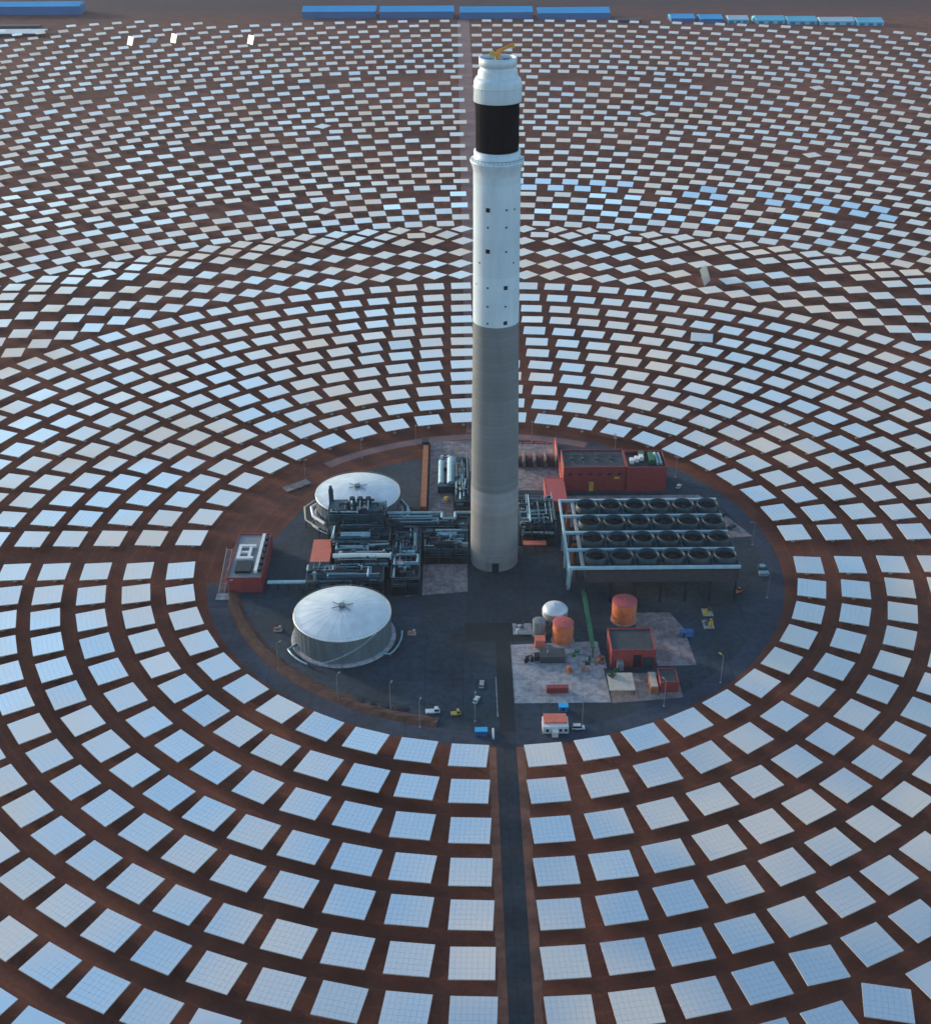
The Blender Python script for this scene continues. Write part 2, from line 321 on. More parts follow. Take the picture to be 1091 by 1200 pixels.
# ------------------------------------------------------------------ heliostats
RING = [160, 181.1, 202.6, 223.7, 243.9, 264.8, 285.3, 306.5, 328.4, 351, 374.8, 400.5, 426.7, 454.3, 483.8, 514.7, 532.8, 548.9, 565.5, 585.1,
        603.9, 623, 643.5, 661.1, 684, 707, 729.8, 751.3, 775.2, 798, 823.8, 850, 877.5, 903.6, 933.4, 963, 991.8, 1021.7, 1052.6, 1084.6,
        1120.3, 1154.2, 1190.4, 1229.9, 1270.9, 1306.8, 1348.5, 1390.6, 1432.9, 1474.8, 1519.1, 1562.8, 1610.6, 1658, 1706, 1755, 1805]
HZ = 5.6; MW, MD, MT = 15.5, 13.6, 0.34
gS, gN, gEs, gEn, oS, oN, oE = 15.65, 15.75, 15.63, 16.64, 0.66, 0.98, 1.15
helios = []          # dicts: x y az(rot) ring quad k n tilt
for i, r in enumerate(RING[:15]):
    for q in ('SL', 'SR', 'NL', 'NR'):
        sg = -1 if q[1] == 'L' else 1; S_ = q[0] == 'S'
        g0, g1, o_ = (gS, gEs, oS) if S_ else (gN, gEn, oN)
        a0 = (g0+sg*o_)/r; a1 = PI/2-((g1+oE) if S_ else (g1-oE))/r
        n_ = int((a1-a0)*r/21.0)+1
        for k in range(n_):
            t = a0+(a1-a0)*k/(n_-1)
            helios.append(dict(x=sg*r*math.sin(t), y=r*math.cos(t)*(-1 if S_ else 1), ring=i+1, quad=q, k=k, n=n_))
def zone(i0, i1, step, half_on_even=True):
    for i in range(i0, i1+1):
        r = RING[i-1]; even = (i % 2 == 0)
        half = even if half_on_even else not even
        kmax = int(100/step)
        for sg in (-1, 1):
            for k in range(kmax):
                a = (k+0.5)*step if half else (k+1)*step
                if i >= 56 and not (-48 < sg*a < -14): continue
                x = sg*r*math.sin(R(a)); y = r*math.cos(R(a))
                helios.append(dict(x=x+1.0, y=y, ring=i, quad='NL' if sg < 0 else 'NR', k=k, n=999, a=sg*a))
zone(16, 24, 2.93); zone(25, 34, 2.215); zone(35, 44, 1.605); zone(45, 57, 1.19)
# gaps left in the last ring of each zone
kr = random.Random(3)
GAPS = {(24, -4.4), (34, -3.3), (44, -2.4), (24, 18.9), (44, 7.2)}
def gap(h):
    if h['ring'] == 24 and 16 < h.get('a', 0) < 34: return kr.random() < 0.05
    if h['ring'] in (15, 24, 34, 44):
        for rr, aa in GAPS:
            if h['ring'] == rr and abs(h.get('a', 99)-aa) < 0.85: return True
        return h['ring'] > 15 and kr.random() < 0.10
    return False
def smooth(x, y):
    return (math.sin(x*0.011+1.3)*math.cos(y*0.013-0.4)+0.7*math.sin(x*0.023-y*0.019+2.0)+0.5*math.sin(x*0.051+y*0.043))/1.6
hr = random.Random(11)
kept = []
for h in helios:
    px, py = project((h['x'], h['y'], HZ))
    if not (-120 < px < 1211 and 14 < py < 1330): continue
    if gap(h): continue
    if h['ring'] == 57 and h['a'] > -17: continue
    if -128 < px < 64 and py < 38 and h['y'] > 1640 : continue        # the pale compound stands there
    h['px'], h['py'] = px, py
    rot = math.atan2(-h['x'], h['y'])           # long edge along the ring
    if 13 <= h['ring'] <= 18: rot += R(45)
    if h['ring'] == 17 and hr.random() < 0.25: rot -= R(45)
    if hr.random() < 0.004: rot += R(45) if h['ring'] > 10 else 0
    h['rot'] = rot+R(hr.gauss(0, 0.6))
    # tilt towards the camera side (world vector added to the normal)
    s = smooth(h['x'], h['y'])
    ty = -0.012*s+hr.gauss(0, 0.006); tx = 0.010*smooth(h['y'], h['x'])+hr.gauss(0, 0.006)
    if hr.random() < 0.05: ty += hr.choice((-1, 1))*0.035
    a = math.degrees(math.atan2(h['x'], h['y'])); h['az'] = a
    ty -= 0.105*min(1, max(0, (RING[h['ring']-1]-680)/500))
    bright_band = h['ring'] in (25, 26) and (3 < a < 12.6 or 16.8 < a < 20.4 or 22.4 < a < 34) and hr.random() < 0.97
    h['clean'] = bright_band or (h['ring'] in (21, 22, 23, 24) and hr.random() < 0.35 and -10 < a < 30)  # these take the glass with a brighter sky reflection coloured in
    if bright_band: ty -= 0.105
    elif 19 <= h['ring'] <= 24: ty -= 0.030
    elif h['ring'] in (25,) and -9 < a < 0: ty -= 0.03
    if h['ring'] <= 12 and h['quad'] == 'SL' and h['k'] < 2: tx = -0.03
    h['nrm'] = Vector((tx, ty, 1)).normalized(); h['cls'] = 'flat'
    kept.append(h)
helios = kept
vc = lambda p: (CAM-Vector(p)).normalized()
def special(x, y, nrm, cls, rot=None, tol=60):
    h = min(helios, key=lambda q: (q['x']-x)**2+(q['y']-y)**2)
    h['nrm'] = Vector(nrm).normalized(); h['cls'] = cls
    if rot is not None: h['rot'] = rot
    return h
for i, (x, y) in enumerate([(-531.8, 1512.6), (-502.9, 1526.6), (-469.3, 1525.3), (-342.1, 1551.3)]):
    az, el = ((-68, 11), (-20, 40), (-66, 9), (-69, 10))[i]
    v = vc((x, y, 6)); t = Vector((math.sin(R(az))*math.cos(R(el)), math.cos(R(az))*math.cos(R(el)), math.sin(R(el))))
    n_ = (v+t).normalized()
    if i != 1: n_ = (v+t*0.95).normalized()
    special(x, y, n_, ('glint0', 'glint1', 'glint2', 'glint3')[i], math.atan2(n_.y, n_.x)+PI/2)
special(180.9, 407.1, (0.80, -0.42, 0.34), 'greyup', R(62))
special(155.8, 280.7, (0.0, -0.06, 1), 'turnedfar', R(-12))
special(99.8, -267.5, (0.02, 0.0, 1), 'turnedA', R(14))
special(117.0, -282.1, (-0.02, 0.03, 1), 'turnedB', R(-12))

# which heliostats are individuals: the 292 showing largest, and the eight odd ones
def area(h):
    d = (Vector((h['x'], h['y'], HZ))-CAM); fc = max(0.05, -d.normalized().dot(h['nrm'])); 
    vis = 1.0 if (-4 < h['px'] < 1095 and h['py'] < 1206) else 0.0
    return vis*fc/d.length_squared
odd = [h for h in helios if h['cls'] != 'flat']
rest = sorted([h for h in helios if h['cls'] == 'flat'], key=area, reverse=True)
ind = rest[:292]+odd
stuff = rest[292:]
ORD = ['', 'first', 'second', 'third', 'fourth', 'fifth', 'sixth', 'seventh', 'eighth', 'ninth', 'tenth', 'eleventh', 'twelfth', 'thirteenth', 'fourteenth', 'fifteenth',
       'sixteenth', 'seventeenth', 'eighteenth', 'nineteenth', 'twentieth', 'twenty-first', 'twenty-second', 'twenty-third']
# individual heliostat prototype meshes (shared)
def mirror_mesh():
    mb = MB(); nx, ny = 8, 6; cw, ch = MW/nx, MD/ny; gp = 0.026
    mb.box(-MW/2, MW/2, -MD/2, MD/2, -MT, -0.05, 1)
    for i in range(nx):
        for j in range(ny):
            x0, y0 = -MW/2+i*cw+gp, -MD/2+j*ch+gp; x1, y1 = x0+cw-2*gp, y0+ch-2*gp
            cx, cy = (x0+x1)/2, (y0+y1)/2; sx, sy = cx*0.0011, cy*0.0011       # canting of the facets
            sx += hr.uniform(-1, 1)*0.0009; sy += hr.uniform(-1, 1)*0.0009
            zz = lambda x, y: 0.02+(x-cx)*sx+(y-cy)*sy
            P = [(x0,y0,zz(x0,y0)), (x1,y0,zz(x1,y0)), (x1,y1,zz(x1,y1)), (x0,y1,zz(x0,y1))]
            mb.add(P, [(0,1,2,3)], 0)
    # pale rim
    for a in ((-MW/2-.06, MW/2+.06, -MD/2-.06, -MD/2), (-MW/2-.06, MW/2+.06, MD/2, MD/2+.06), (-MW/2-.06, -MW/2, -MD/2, MD/2), (MW/2, MW/2+.06, -MD/2, MD/2)):
        mb.box(*a, -MT-0.01, 0.03, 2)
    return mb
proto_root = thing('heliostat', 'x', 'heliostat')
MIR = mirror_mesh().build('mirror_panel', ['mirror', 'seam', 'edge'])
fb = MB()
for x in (-5.2, -1.8, 1.8, 5.2):
    fb.bar((x, -MD/2+0.4, -0.75), (x, MD/2-0.4, -0.75), 0.18, 0.5)
fb.tube([(-MW/2+0.8, 0, -1.15), (MW/2-0.8, 0, -1.15)], 0.33, 10)
FRM = fb.build('support_frame', 'steel')
pb = MB(); pb.cyl(0, 0, 0, HZ-1.6, 0.42, 12); pb.cyl(0, 0, 0, 0.35, 1.1, 12); pb.box(-0.7, 0.7, -0.6, 0.6, HZ-1.75, HZ-0.9)
PYL = pb.build('pylon', 'steel')
MIRd, FRMd, PYLd = MIR.data, FRM.data, PYL.data
for o in (MIR, FRM, PYL, proto_root): bpy.data.objects.remove(o)
def nrm_rot(nrm, rot):
    z = nrm; x = Vector((math.cos(rot), math.sin(rot), 0)); x = (x-z*x.dot(z)).normalized(); y = z.cross(x)
    return Matrix((x, y, z)).transposed()
LBL = {'glint0': 'bright white upright mirror at far upper left, leftmost of the shining heliostats', 'glint1': 'pale blue tilted heliostat between the two bright white ones at far upper left',
       'glint2': 'bright white upright mirror, middle one of the three shining heliostats at far upper left', 'glint3': 'small shining white upright heliostat standing alone at the far end, left of the tower top',
       'greyup': 'grey lilac heliostat standing almost upright among flat mirrors, right of the tower', 'turnedfar': 'flat heliostat turned slightly out of line with its ring, right of the tower',
       'turnedA': 'heliostat turned out of line at lower right, upper of the two skewed mirrors', 'turnedB': 'heliostat turned out of line at lower right, lower of the two skewed mirrors'}
# labels that count along each ring from a landmark one can find
byring = {}
for h in ind:
    if h['cls'] == 'flat': byring.setdefault((h['ring'], h['quad']), []).append(h)
visible = lambda h: -4 < h['px'] < 1095 and h['py'] < 1206
for (rg, q), L in byring.items():
    side = 'left' if q[1] == 'L' else 'right'
    allq = sorted([h for h in helios if h['ring'] == rg and h['quad'] == q], key=lambda h: h['k'])
    for h in L:
        k, n_ = h['k'], h['n']
        rn = 'the innermost mirror ring' if rg == 1 else 'the %s mirror ring out' % ORD[rg]
        road_ok = visible(allq[0]) and allq[0]['k'] == 0 and q[0] == 'S'
        cross_ok = visible(allq[-1]) and allq[-1]['k'] == n_-1
        if q[0] == 'S' and road_ok and (k+1 <= (n_+1)//2 or not cross_ok): t = 'heliostat %s %s of the access road in %s' % (ORD[k+1], side, rn)
        elif q[0] == 'S' and cross_ok: t = 'heliostat %s below the %s cross aisle in %s' % (ORD[n_-k], side, rn)
        elif q[0] == 'N' and cross_ok: t = 'heliostat %s above the %s cross aisle in %s' % (ORD[n_-k], side, rn)
        else:
            vis = sorted([v for v in allq if visible(v)], key=lambda v: -v['py']); idx = vis.index(h)+1 if h in vis else 1
            t = 'heliostat %s up from the bottom photo edge, %s side, in %s' % (ORD[idx], side, rn) if q[0] == 'S' else 'heliostat %s from the %s photo edge in %s, above the aisle' % (ORD[idx], side, rn)
        h['label'] = t
def put_heliostat(h):
    o = thing('heliostat', h.get('label') or LBL[h['cls']], 'heliostat', (h['x'], h['y'], 0), 'heliostats of the mirror field')
    for nm, me in (('mirror_panel', MIRd), ('support_frame', FRMd), ('pylon', PYLd)):
        c = bpy.data.objects.new(nm, me); C.objects.link(c); c.parent = o
        if nm == 'pylon': c.rotation_euler = (0, 0, h['rot'])
        else: c.location = (0, 0, HZ if abs(h['nrm'].z) > 0.9 else 7.0); c.rotation_euler = nrm_rot(h['nrm'], h['rot']).to_euler()
for h in ind: put_heliostat(h)
fld = MB()
for h in stuff:
    mrot = nrm_rot(h['nrm'], h['rot']); c = Vector((h['x'], h['y'], HZ))
    a, b = MW/2, MD/2
    top = [c+mrot@Vector(p) for p in ((-a,-b,0),(a,-b,0),(a,b,0),(-a,b,0))]; bot = [c+mrot@Vector(p) for p in ((-a,-b,-MT),(a,-b,-MT),(a,b,-MT),(-a,b,-MT))]
    fld.add(top, [(0,1,2,3)], 4 if h['clean'] else 0)
    fld.add(top+bot, [(4,7,6,5),(0,4,5,1),(1,5,6,2),(2,6,7,3),(3,7,4,0)], 1)
    fld.bar(c+mrot@Vector((-a+1, 0, -0.9)), c+mrot@Vector((a-1, 0, -0.9)), 0.5, 0.5, 3)
    fld.bar((h['x'], h['y'], 0), (h['x'], h['y'], HZ-0.8), 0.45, 0.45, 3)
tag(fld.build('heliostat_field', ['mirror_far', 'edge', 'steel', 'roofdark', 'mirror_brightened']), 'thousands of flat rectangular mirrors ringing the plant out to the far sheds', 'heliostats', 'heliostats of the mirror field', 'stuff')
print('HELIOS', len(ind), len(stuff))

# ------------------------------------------------------------------ solar tower
T = thing('solar_tower', 'tall round concrete tower, white above, black receiver near its top', 'tower', (0, 0, 0))
def part(mb, name, m, parent=T, label=None):
    o = mb.build(name, m, parent)
    if label: o['label'] = label
    return o
TR = [(0, 12.25), (46, 11.85), (90, 11.3), (133, 10.72), (168, 10.5), (196, 10.45), (205, 10.5)]
def trad(z):
    for (z0, a), (z1, b) in zip(TR, TR[1:]):
        if z <= z1: return a+(b-a)*(z-z0)/(z1-z0)
    return TR[-1][1]
part(MB().lathe([(trad(z)+0.06, z) for z in (0, 15, 30, 45.6)]+[(trad(45.6)-0.3, 45.6)], n=64), 'shaft_base', 'shaft_base', label='paler concrete foot of the tower')
part(MB().lathe([(trad(z), z) for z in (45.62, 60, 75, 90, 105, 120, 132.4)], n=64), 'concrete_shaft', 'shaft')
part(MB().lathe([(trad(z)+0.05, z) for z in (132.4, 150, 168, 182, 196, 203)], n=64), 'painted_shaft', 'shaft_white', label='white painted upper shaft')
gl = MB().lathe([(10.5, 200), (10.55, 202.5), (11.2, 205.0), (11.9, 206.6), (11.95, 207.4), (10.0, 207.4)], n=64)
ga = part(gl, 'gallery', 'shield')
rl = MB()
for k in range(40):
    a = 2*PI*k/40; rl.bar((11.8*math.cos(a), 11.8*math.sin(a), 207.4), (11.8*math.cos(a), 11.8*math.sin(a), 208.6), 0.1)
rl.lathe([(11.85, 208.5), (11.85, 208.65), (11.75, 208.65)], n=40)
part(rl, 'railing', 'darkteal', ga)
part(MB().lathe([(10.2, 207.4), (10.25, 211.2), (9.2, 211.4)], n=64), 'collar', 'shield')
rc = MB(); rc.lathe([(8.9, 211.0), (8.9, 232.8)], n=36)
for k in range(18):
    a0, a1 = 2*PI*(k+0.06)/18, 2*PI*(k+0.94)/18
    P = []
    for z in (211.5, 232.3):
        for j in range(4):
            a = a0+(a1-a0)*j/3; P.append((9.42*math.cos(a), 9.42*math.sin(a), z))
    rc.add(P, [(j, j+1, j+5, j+4) for j in range(3)])
part(rc, 'receiver', 'black')
sh = MB().lathe([(9.3, 232.2), (10.3, 232.2), (10.35, 232.5), (10.2, 240.0), (9.95, 241.0), (9.6, 241.6), (8.9, 242.2), (8.7, 242.25)], n=64)
part(sh, 'heat_shield', 'shield')
rb = MB()
for k in range(48):
    a = 2*PI*k/48; rb.bar((10.32*math.cos(a), 10.32*math.sin(a), 232.6), (10.27*math.cos(a), 10.27*math.sin(a), 238.0), 0.14, 0.14)
rb.lathe([(10.3, 238.0), (10.45, 238.05), (10.45, 238.4), (10.25, 238.45)], n=64)
part(rb, 'shield_ribs', 'shield')
part(MB().lathe([(8.7, 242.2), (8.6, 242.6), (8.35, 244.6), (8.3, 244.9), (7.5, 245.1), (7.5, 246.5)], n=48), 'crown', 'shield')
part(MB().lathe([(7.5, 246.4), (8.05, 246.6), (8.1, 250.0), (7.5, 250.1), (7.4, 249.9), (7.4, 247.2)], n=48), 'top_rim', 'shield')
part(MB().cyl(0, 0, 246.9, 247.4, 7.45, 32), 'top_deck', 'void')
tk = MB(); tk.box(-5.6, -2.6, -1, 3, 247.4, 249.0); tk.cyl(3.5, 1.5, 247.4, 249.2, 1.4, 16); tk.box(2.2, 5.0, -3.6, -1.6, 247.4, 248.6)
part(tk, 'roof_machinery', 'teal')
cr = part(MB().cyl(-0.6, -3.2, 247.4, 251.6, 0.75, 10).box(-1.8, 0.9, -4.3, -2.0, 251.0, 252.3), 'crane', 'crane', label='orange maintenance crane')
jb = MB()
A0, A1 = Vector((-0.6, -3.2, 252.2)), Vector((6.4, 0.4, 254.8))
side = Vector((-0.45, 0.9, 0)).normalized()*0.55
for o_ in (side, -side, Vector((0, 0, 0.9))): jb.bar(A0+o_, A1+o_*0.6, 0.42)
for k in range(9):
    p0, p1 = A0.lerp(A1, k/9), A0.lerp(A1, (k+1)/9)
    jb.bar(p0+side, p1-side*0.8, 0.15); jb.bar(p0-side, p1+Vector((0, 0, 0.8)), 0.15); jb.bar(p1+side, p0+Vector((0, 0, 0.9)), 0.15)
part(jb, 'jib', 'crane', cr)
part(MB().box(-3.6, -1.8, -5.0, -3.6, 251.2, 253.2).box(5.4, 7.0, -0.4, 1.2, 253.6, 255.2), 'counterweight', 'yellow', cr)
# windows: (px offset from the axis in metres seen from the south, height, size)
def win(dx, z, s, nm='window'):
    r_ = trad(z)+0.1; a = math.asin(max(-0.99, min(0.99, dx/r_))); c = Vector((r_*math.sin(a), -r_*math.cos(a), z)); t = Vector((math.cos(a), math.sin(a), 0)); n_ = Vector((math.sin(a), -math.cos(a), 0))
    mb = MB(); P = [c+t*i*s/2+Vector((0, 0, j*s/2))+n_*d for d in (-0.25, 0.08) for i, j in ((-1,-1),(1,-1),(1,1),(-1,1))]
    mb.add(P, [(4,5,6,7),(0,1,5,4),(1,2,6,5),(2,3,7,6),(3,0,4,7)]); part(mb, nm, 'void')
for dx, z, s in [(-4.2, 187.3, 1.9), (-4.2, 168.6, 1.9), (4.0, 151.5, 1.9), (4.0, 134.6, 1.8), (4.0, 187.3, 0.8), (7.6, 187.0, 0.7), (-4.2, 179.5, 0.8), (4.0, 179.5, 0.8), (4.0, 168.4, 0.8),
                 (-7.9, 162.6, 0.7), (7.5, 162.6, 0.7), (-9.2, 152, 0.6), (-4.2, 151.5, 0.8), (-4.2, 142.6, 0.8), (4.0, 142.6, 0.8), (-4.2, 134.4, 0.8)]: win(dx, z, s)
part(MB().box(-1.4, 2.0, -12.7, -11.4, 0, 5.2), 'door', 'void')
part(MB().box(-4.2, 4.6, -12.75, -11.6, 5.8, 9.0).box(-4.6, -4.2, -12.6, -11.4, 0.0, 5.8), 'entrance_panel', 'blue' if False else 'grey')

# ------------------------------------------------------------------ salt tanks
def salt_tank(cx, cy, rad, h, label, side):
    t = thing('salt_tank', label, 'storage tank', (cx, cy, 0), 'molten salt tanks beside the tower')
    part(MB().lathe([(rad+2.1, 0.02), (rad+2.1, 0.5), (rad+1.6, 0.9), (rad, 0.9)], cx, cy, 72), 'foundation_ring', 'concrete', t)
    bd = MB().lathe([(rad, 0.9), (rad, h)], cx, cy, 96)
    for k in range(48):
        a = 2*PI*k/48; bd.bar((cx+(rad+.05)*math.cos(a), cy+(rad+.05)*math.sin(a), 1.0), (cx+(rad+.05)*math.cos(a), cy+(rad+.05)*math.sin(a), h-0.2), 0.16)
    for z in (4, 7.2, 10.4): bd.lathe([(rad+0.01, z), (rad+0.12, z+0.02), (rad+0.12, z+0.2), (rad+0.01, z+0.22)], cx, cy, 96)
    part(bd, 'shell', 'tankwall', t)
    pr = [(rad+0.35, h-0.3), (rad+0.35, h+0.15)]+[(rad*math.sin(R(90-f)) if False else rad*(1-f), h+0.15+3.4*(1-(1-f)**2)) for f in (0, .1, .2, .3, .42, .55, .7, .85, .985)]
    rf = part(MB().lathe(pr, cx, cy, 96), 'roof', 'tankroof', t)
    rp = MB()
    for k in range(24):
        a = 2*PI*k/24; pts = [(cx+rad*(1-f)*math.cos(a), cy+rad*(1-f)*math.sin(a), h+0.26+3.4*(1-(1-f)**2)) for f in (0.02, .2, .42, .7, .93)]
        rp.tube(pts, 0.03, 4, caps=False)
    part(rp, 'roof_ribs', 'tankroof', rf)
    sp = MB(); zt = h+3.4; sp.cyl(cx, cy, zt-0.1, zt+1.6, 1.6, 14)
    for k in range(6):
        a = 2*PI*(k+0.35)/6; L = (5.6, 4.2, 5.9, 5.0, 4.0, 5.7)[k]
        zz = h+0.7+3.4*(1-(L/rad)**2); sp.bar((cx, cy, zt+0.9), (cx+L*math.cos(a), cy+L*math.sin(a), zz), 0.3)
    part(sp, 'roof_nozzle', 'tankwall', rf)
    hb = MB()
    for k in range(72):
        a = 2*PI*k/72; hb.bar((cx+rad*math.cos(a), cy+rad*math.sin(a), h+0.1), (cx+rad*math.cos(a), cy+rad*math.sin(a), h+1.2), 0.07)
    hb.tube([(cx+rad*math.cos(2*PI*k/72), cy+rad*math.sin(2*PI*k/72), h+1.2) for k in range(73)], 0.06, 4)
    part(hb, 'guard_rail', 'steel', rf)
    st = MB()     # spiral stair
    for k in range(30):
        a = R(250+k*2.2); z = 1+(h-1)*k/29; st.bar((cx+(rad+.2)*math.cos(a), cy+(rad+.2)*math.sin(a), z), (cx+(rad+1.4)*math.cos(a), cy+(rad+1.4)*math.sin(a), z), 0.5, 0.12)
    part(st, 'stair', 'tankroof', t)
    for a0, a1 in ((205, 245), (325, 372)):        # pipe loops round the foot
        pts = [(cx+(rad+5.0)*math.cos(R(a)), cy+(rad+5.0)*math.sin(R(a)), 1.3) for a in range(a0, a1, 8)]
        pts = [(cx+(rad+0.2)*math.cos(R(a0-6)), cy+(rad+0.2)*math.sin(R(a0-6)), 1.3)]+pts
        pp = MB().tube(pts, 0.5, 8)
        for p in pts[1:]: pp.bar((p[0], p[1], 0), (p[0], p[1], 0.9), 0.3)
        part(pp, 'drain_pipe', 'pipe', t)
    return t
salt_tank(-73.1, -67.7, 22.6, 13.6, 'round salt tank with pale domed roof in front, nearest the south perimeter road', 1)
salt_tank(-73.4, 48.5, 22.9, 13.6, 'round salt tank with pale domed roof behind the teal steam generator', -1)
def pump_set(cx, cy):
    pm = thing('drain_pump', 'small %s pump unit at the foot of the front salt tank' % ('western' if cx < -80 else 'eastern'), 'pump', (cx, cy, 0), 'drain pumps by the front tank')
    part(MB().box(cx-2, cx+2, cy-1.2, cy+1.2, 0, 0.4), 'plinth', 'concrete', pm); part(MB().tube([(cx-1.6, cy, 1.1), (cx+0.4, cy, 1.1)], 0.7, 12), 'motor', 'orange', pm)
    part(MB().cyl(cx+1.1, cy, 0.4, 2.4, 0.6, 12), 'pump_casing', 'steel', pm)
pump_set(-105, -62); pump_set(-41, -66)

# ------------------------------------------------------------------ air cooled condenser
AX0, AX1, AY0, AY1, AH = 35.0, 117.8, -41.5, 25.0, 20.0
A = thing('air_cooled_condenser', 'raised steel condenser deck with four rows of six round fans', 'condenser', (76, -8, 0))
FX = [48.7+12.64*i for i in range(6)]; FY = [-33.2+16.6*j for j in range(4)]
part(MB().box(43.0, AX1, AY0, AY1, AH-1.0, AH), 'deck', 'darkteal', A)
for j in range(5):
    y = AY0+j*16.6; part(MB().box(AX0, AX1+0.3, y-0.75, y+0.75, AH+0.02, AH+1.3), 'deck_beam', 'palebeam', A)
for i in range(7):
    x = 42.4+12.64*i
    part(MB().box(x-0.22, x+0.22, AY0+0.8, AY1-0.8, AH+0.03, AH+0.5), 'cross_beam', 'palebeam' if i == 0 else 'teal', A)
part(MB().box(AX0-0.3, AX0+0.7, AY0-0.7, AY1+0.7, AH-0.8, AH+1.2), 'side_beam', 'palebeam', A)
part(MB().box(43.0, AX1-0.6, AY0-0.2, AY0+0.3, AH-7.6, AH-1.02), 'front_wall', 'skirt', A)
part(MB().box(AX1-0.4, AX1, AY0+0.4, AY1, AH-7.6, AH-1.02), 'side_wall', 'skirt', A)
part(MB().box(43.0, 43.4, AY0+0.4, AY1, AH-7.6, AH-1.02), 'side_wall', 'skirt', A)
# tapering pale leg with bracing on the west side
lg = MB(); lg.bar((36.2, AY0+1.0, AH-0.8), (36.2, AY0+12.5, 0.0), 1.3, 1.3); lg.bar((36.2, AY0+16, AH-0.8), (36.2, AY0+12.5, 0), 0.7, 0.7)
part(lg, 'leg', 'palebeam', A)
for j in range(1, 4):
    y = AY0+16.6*j; part(MB().bar((36, y, AH-0.8), (36, y, 0), 0.9).bar((36, y, AH-2), (36, y-12, 6), 0.4), 'leg', 'palebeam', A)
for i in range(7):
    for j in range(5):
        if j in (0, 2, 4): part(MB().cyl(43.8+12.2*i, AY0+1.4+j*15.9, 0, AH-1.02, 0.7, 10), 'leg', 'darkteal', A)
for j in range(4):       # steam ducts and walkways in the open western bay
    y = FY[j]; part(MB().tube([(39.2, y, AH-12), (39.2, y, AH-1.5), (43, y, AH-1.5)], 1.2, 12), 'steam_duct', 'orangewall' if j % 2 else 'skirt', A)
    part(MB().box(41.0, 42.0, y-6.5, y+6.5, AH-0.6, AH+0.6), 'walkway', 'beige', A)
def fan_unit(x, y, kk):
    f = part(MB().lathe([(5.95, AH+0.02), (5.6, AH+0.9), (5.5, AH+3.3), (5.25, AH+3.35), (5.15, AH+0.3)], x, y, 36), 'fan_shroud', 'fanteal', A)
    part(MB().cyl(x, y, AH+0.02, AH+0.35, 5.2, 28), 'fan_grille', 'void', f)
    bl = MB(); bl.cyl(x, y, AH+0.9, AH+1.9, 0.7, 12)
    for k in range(8):
        a = 2*PI*k/8+kk; d = Vector((math.cos(a), math.sin(a), 0)); s_ = Vector((-d.y, d.x, 0))
        p0 = Vector((x, y, AH+1.4)); bl.add([p0+d*0.6-s_*.45+Vector((0,0,.15)), p0+d*4.5-s_*.6+Vector((0,0,.2)), p0+d*4.5+s_*.5-Vector((0,0,.15)), p0+d*0.6+s_*.4-Vector((0,0,.15))], [(0,1,2,3)])
    part(bl, 'fan_blades', 'void', f)
for y in FY:
    for x in FX: fan_unit(x, y, rnd.random())

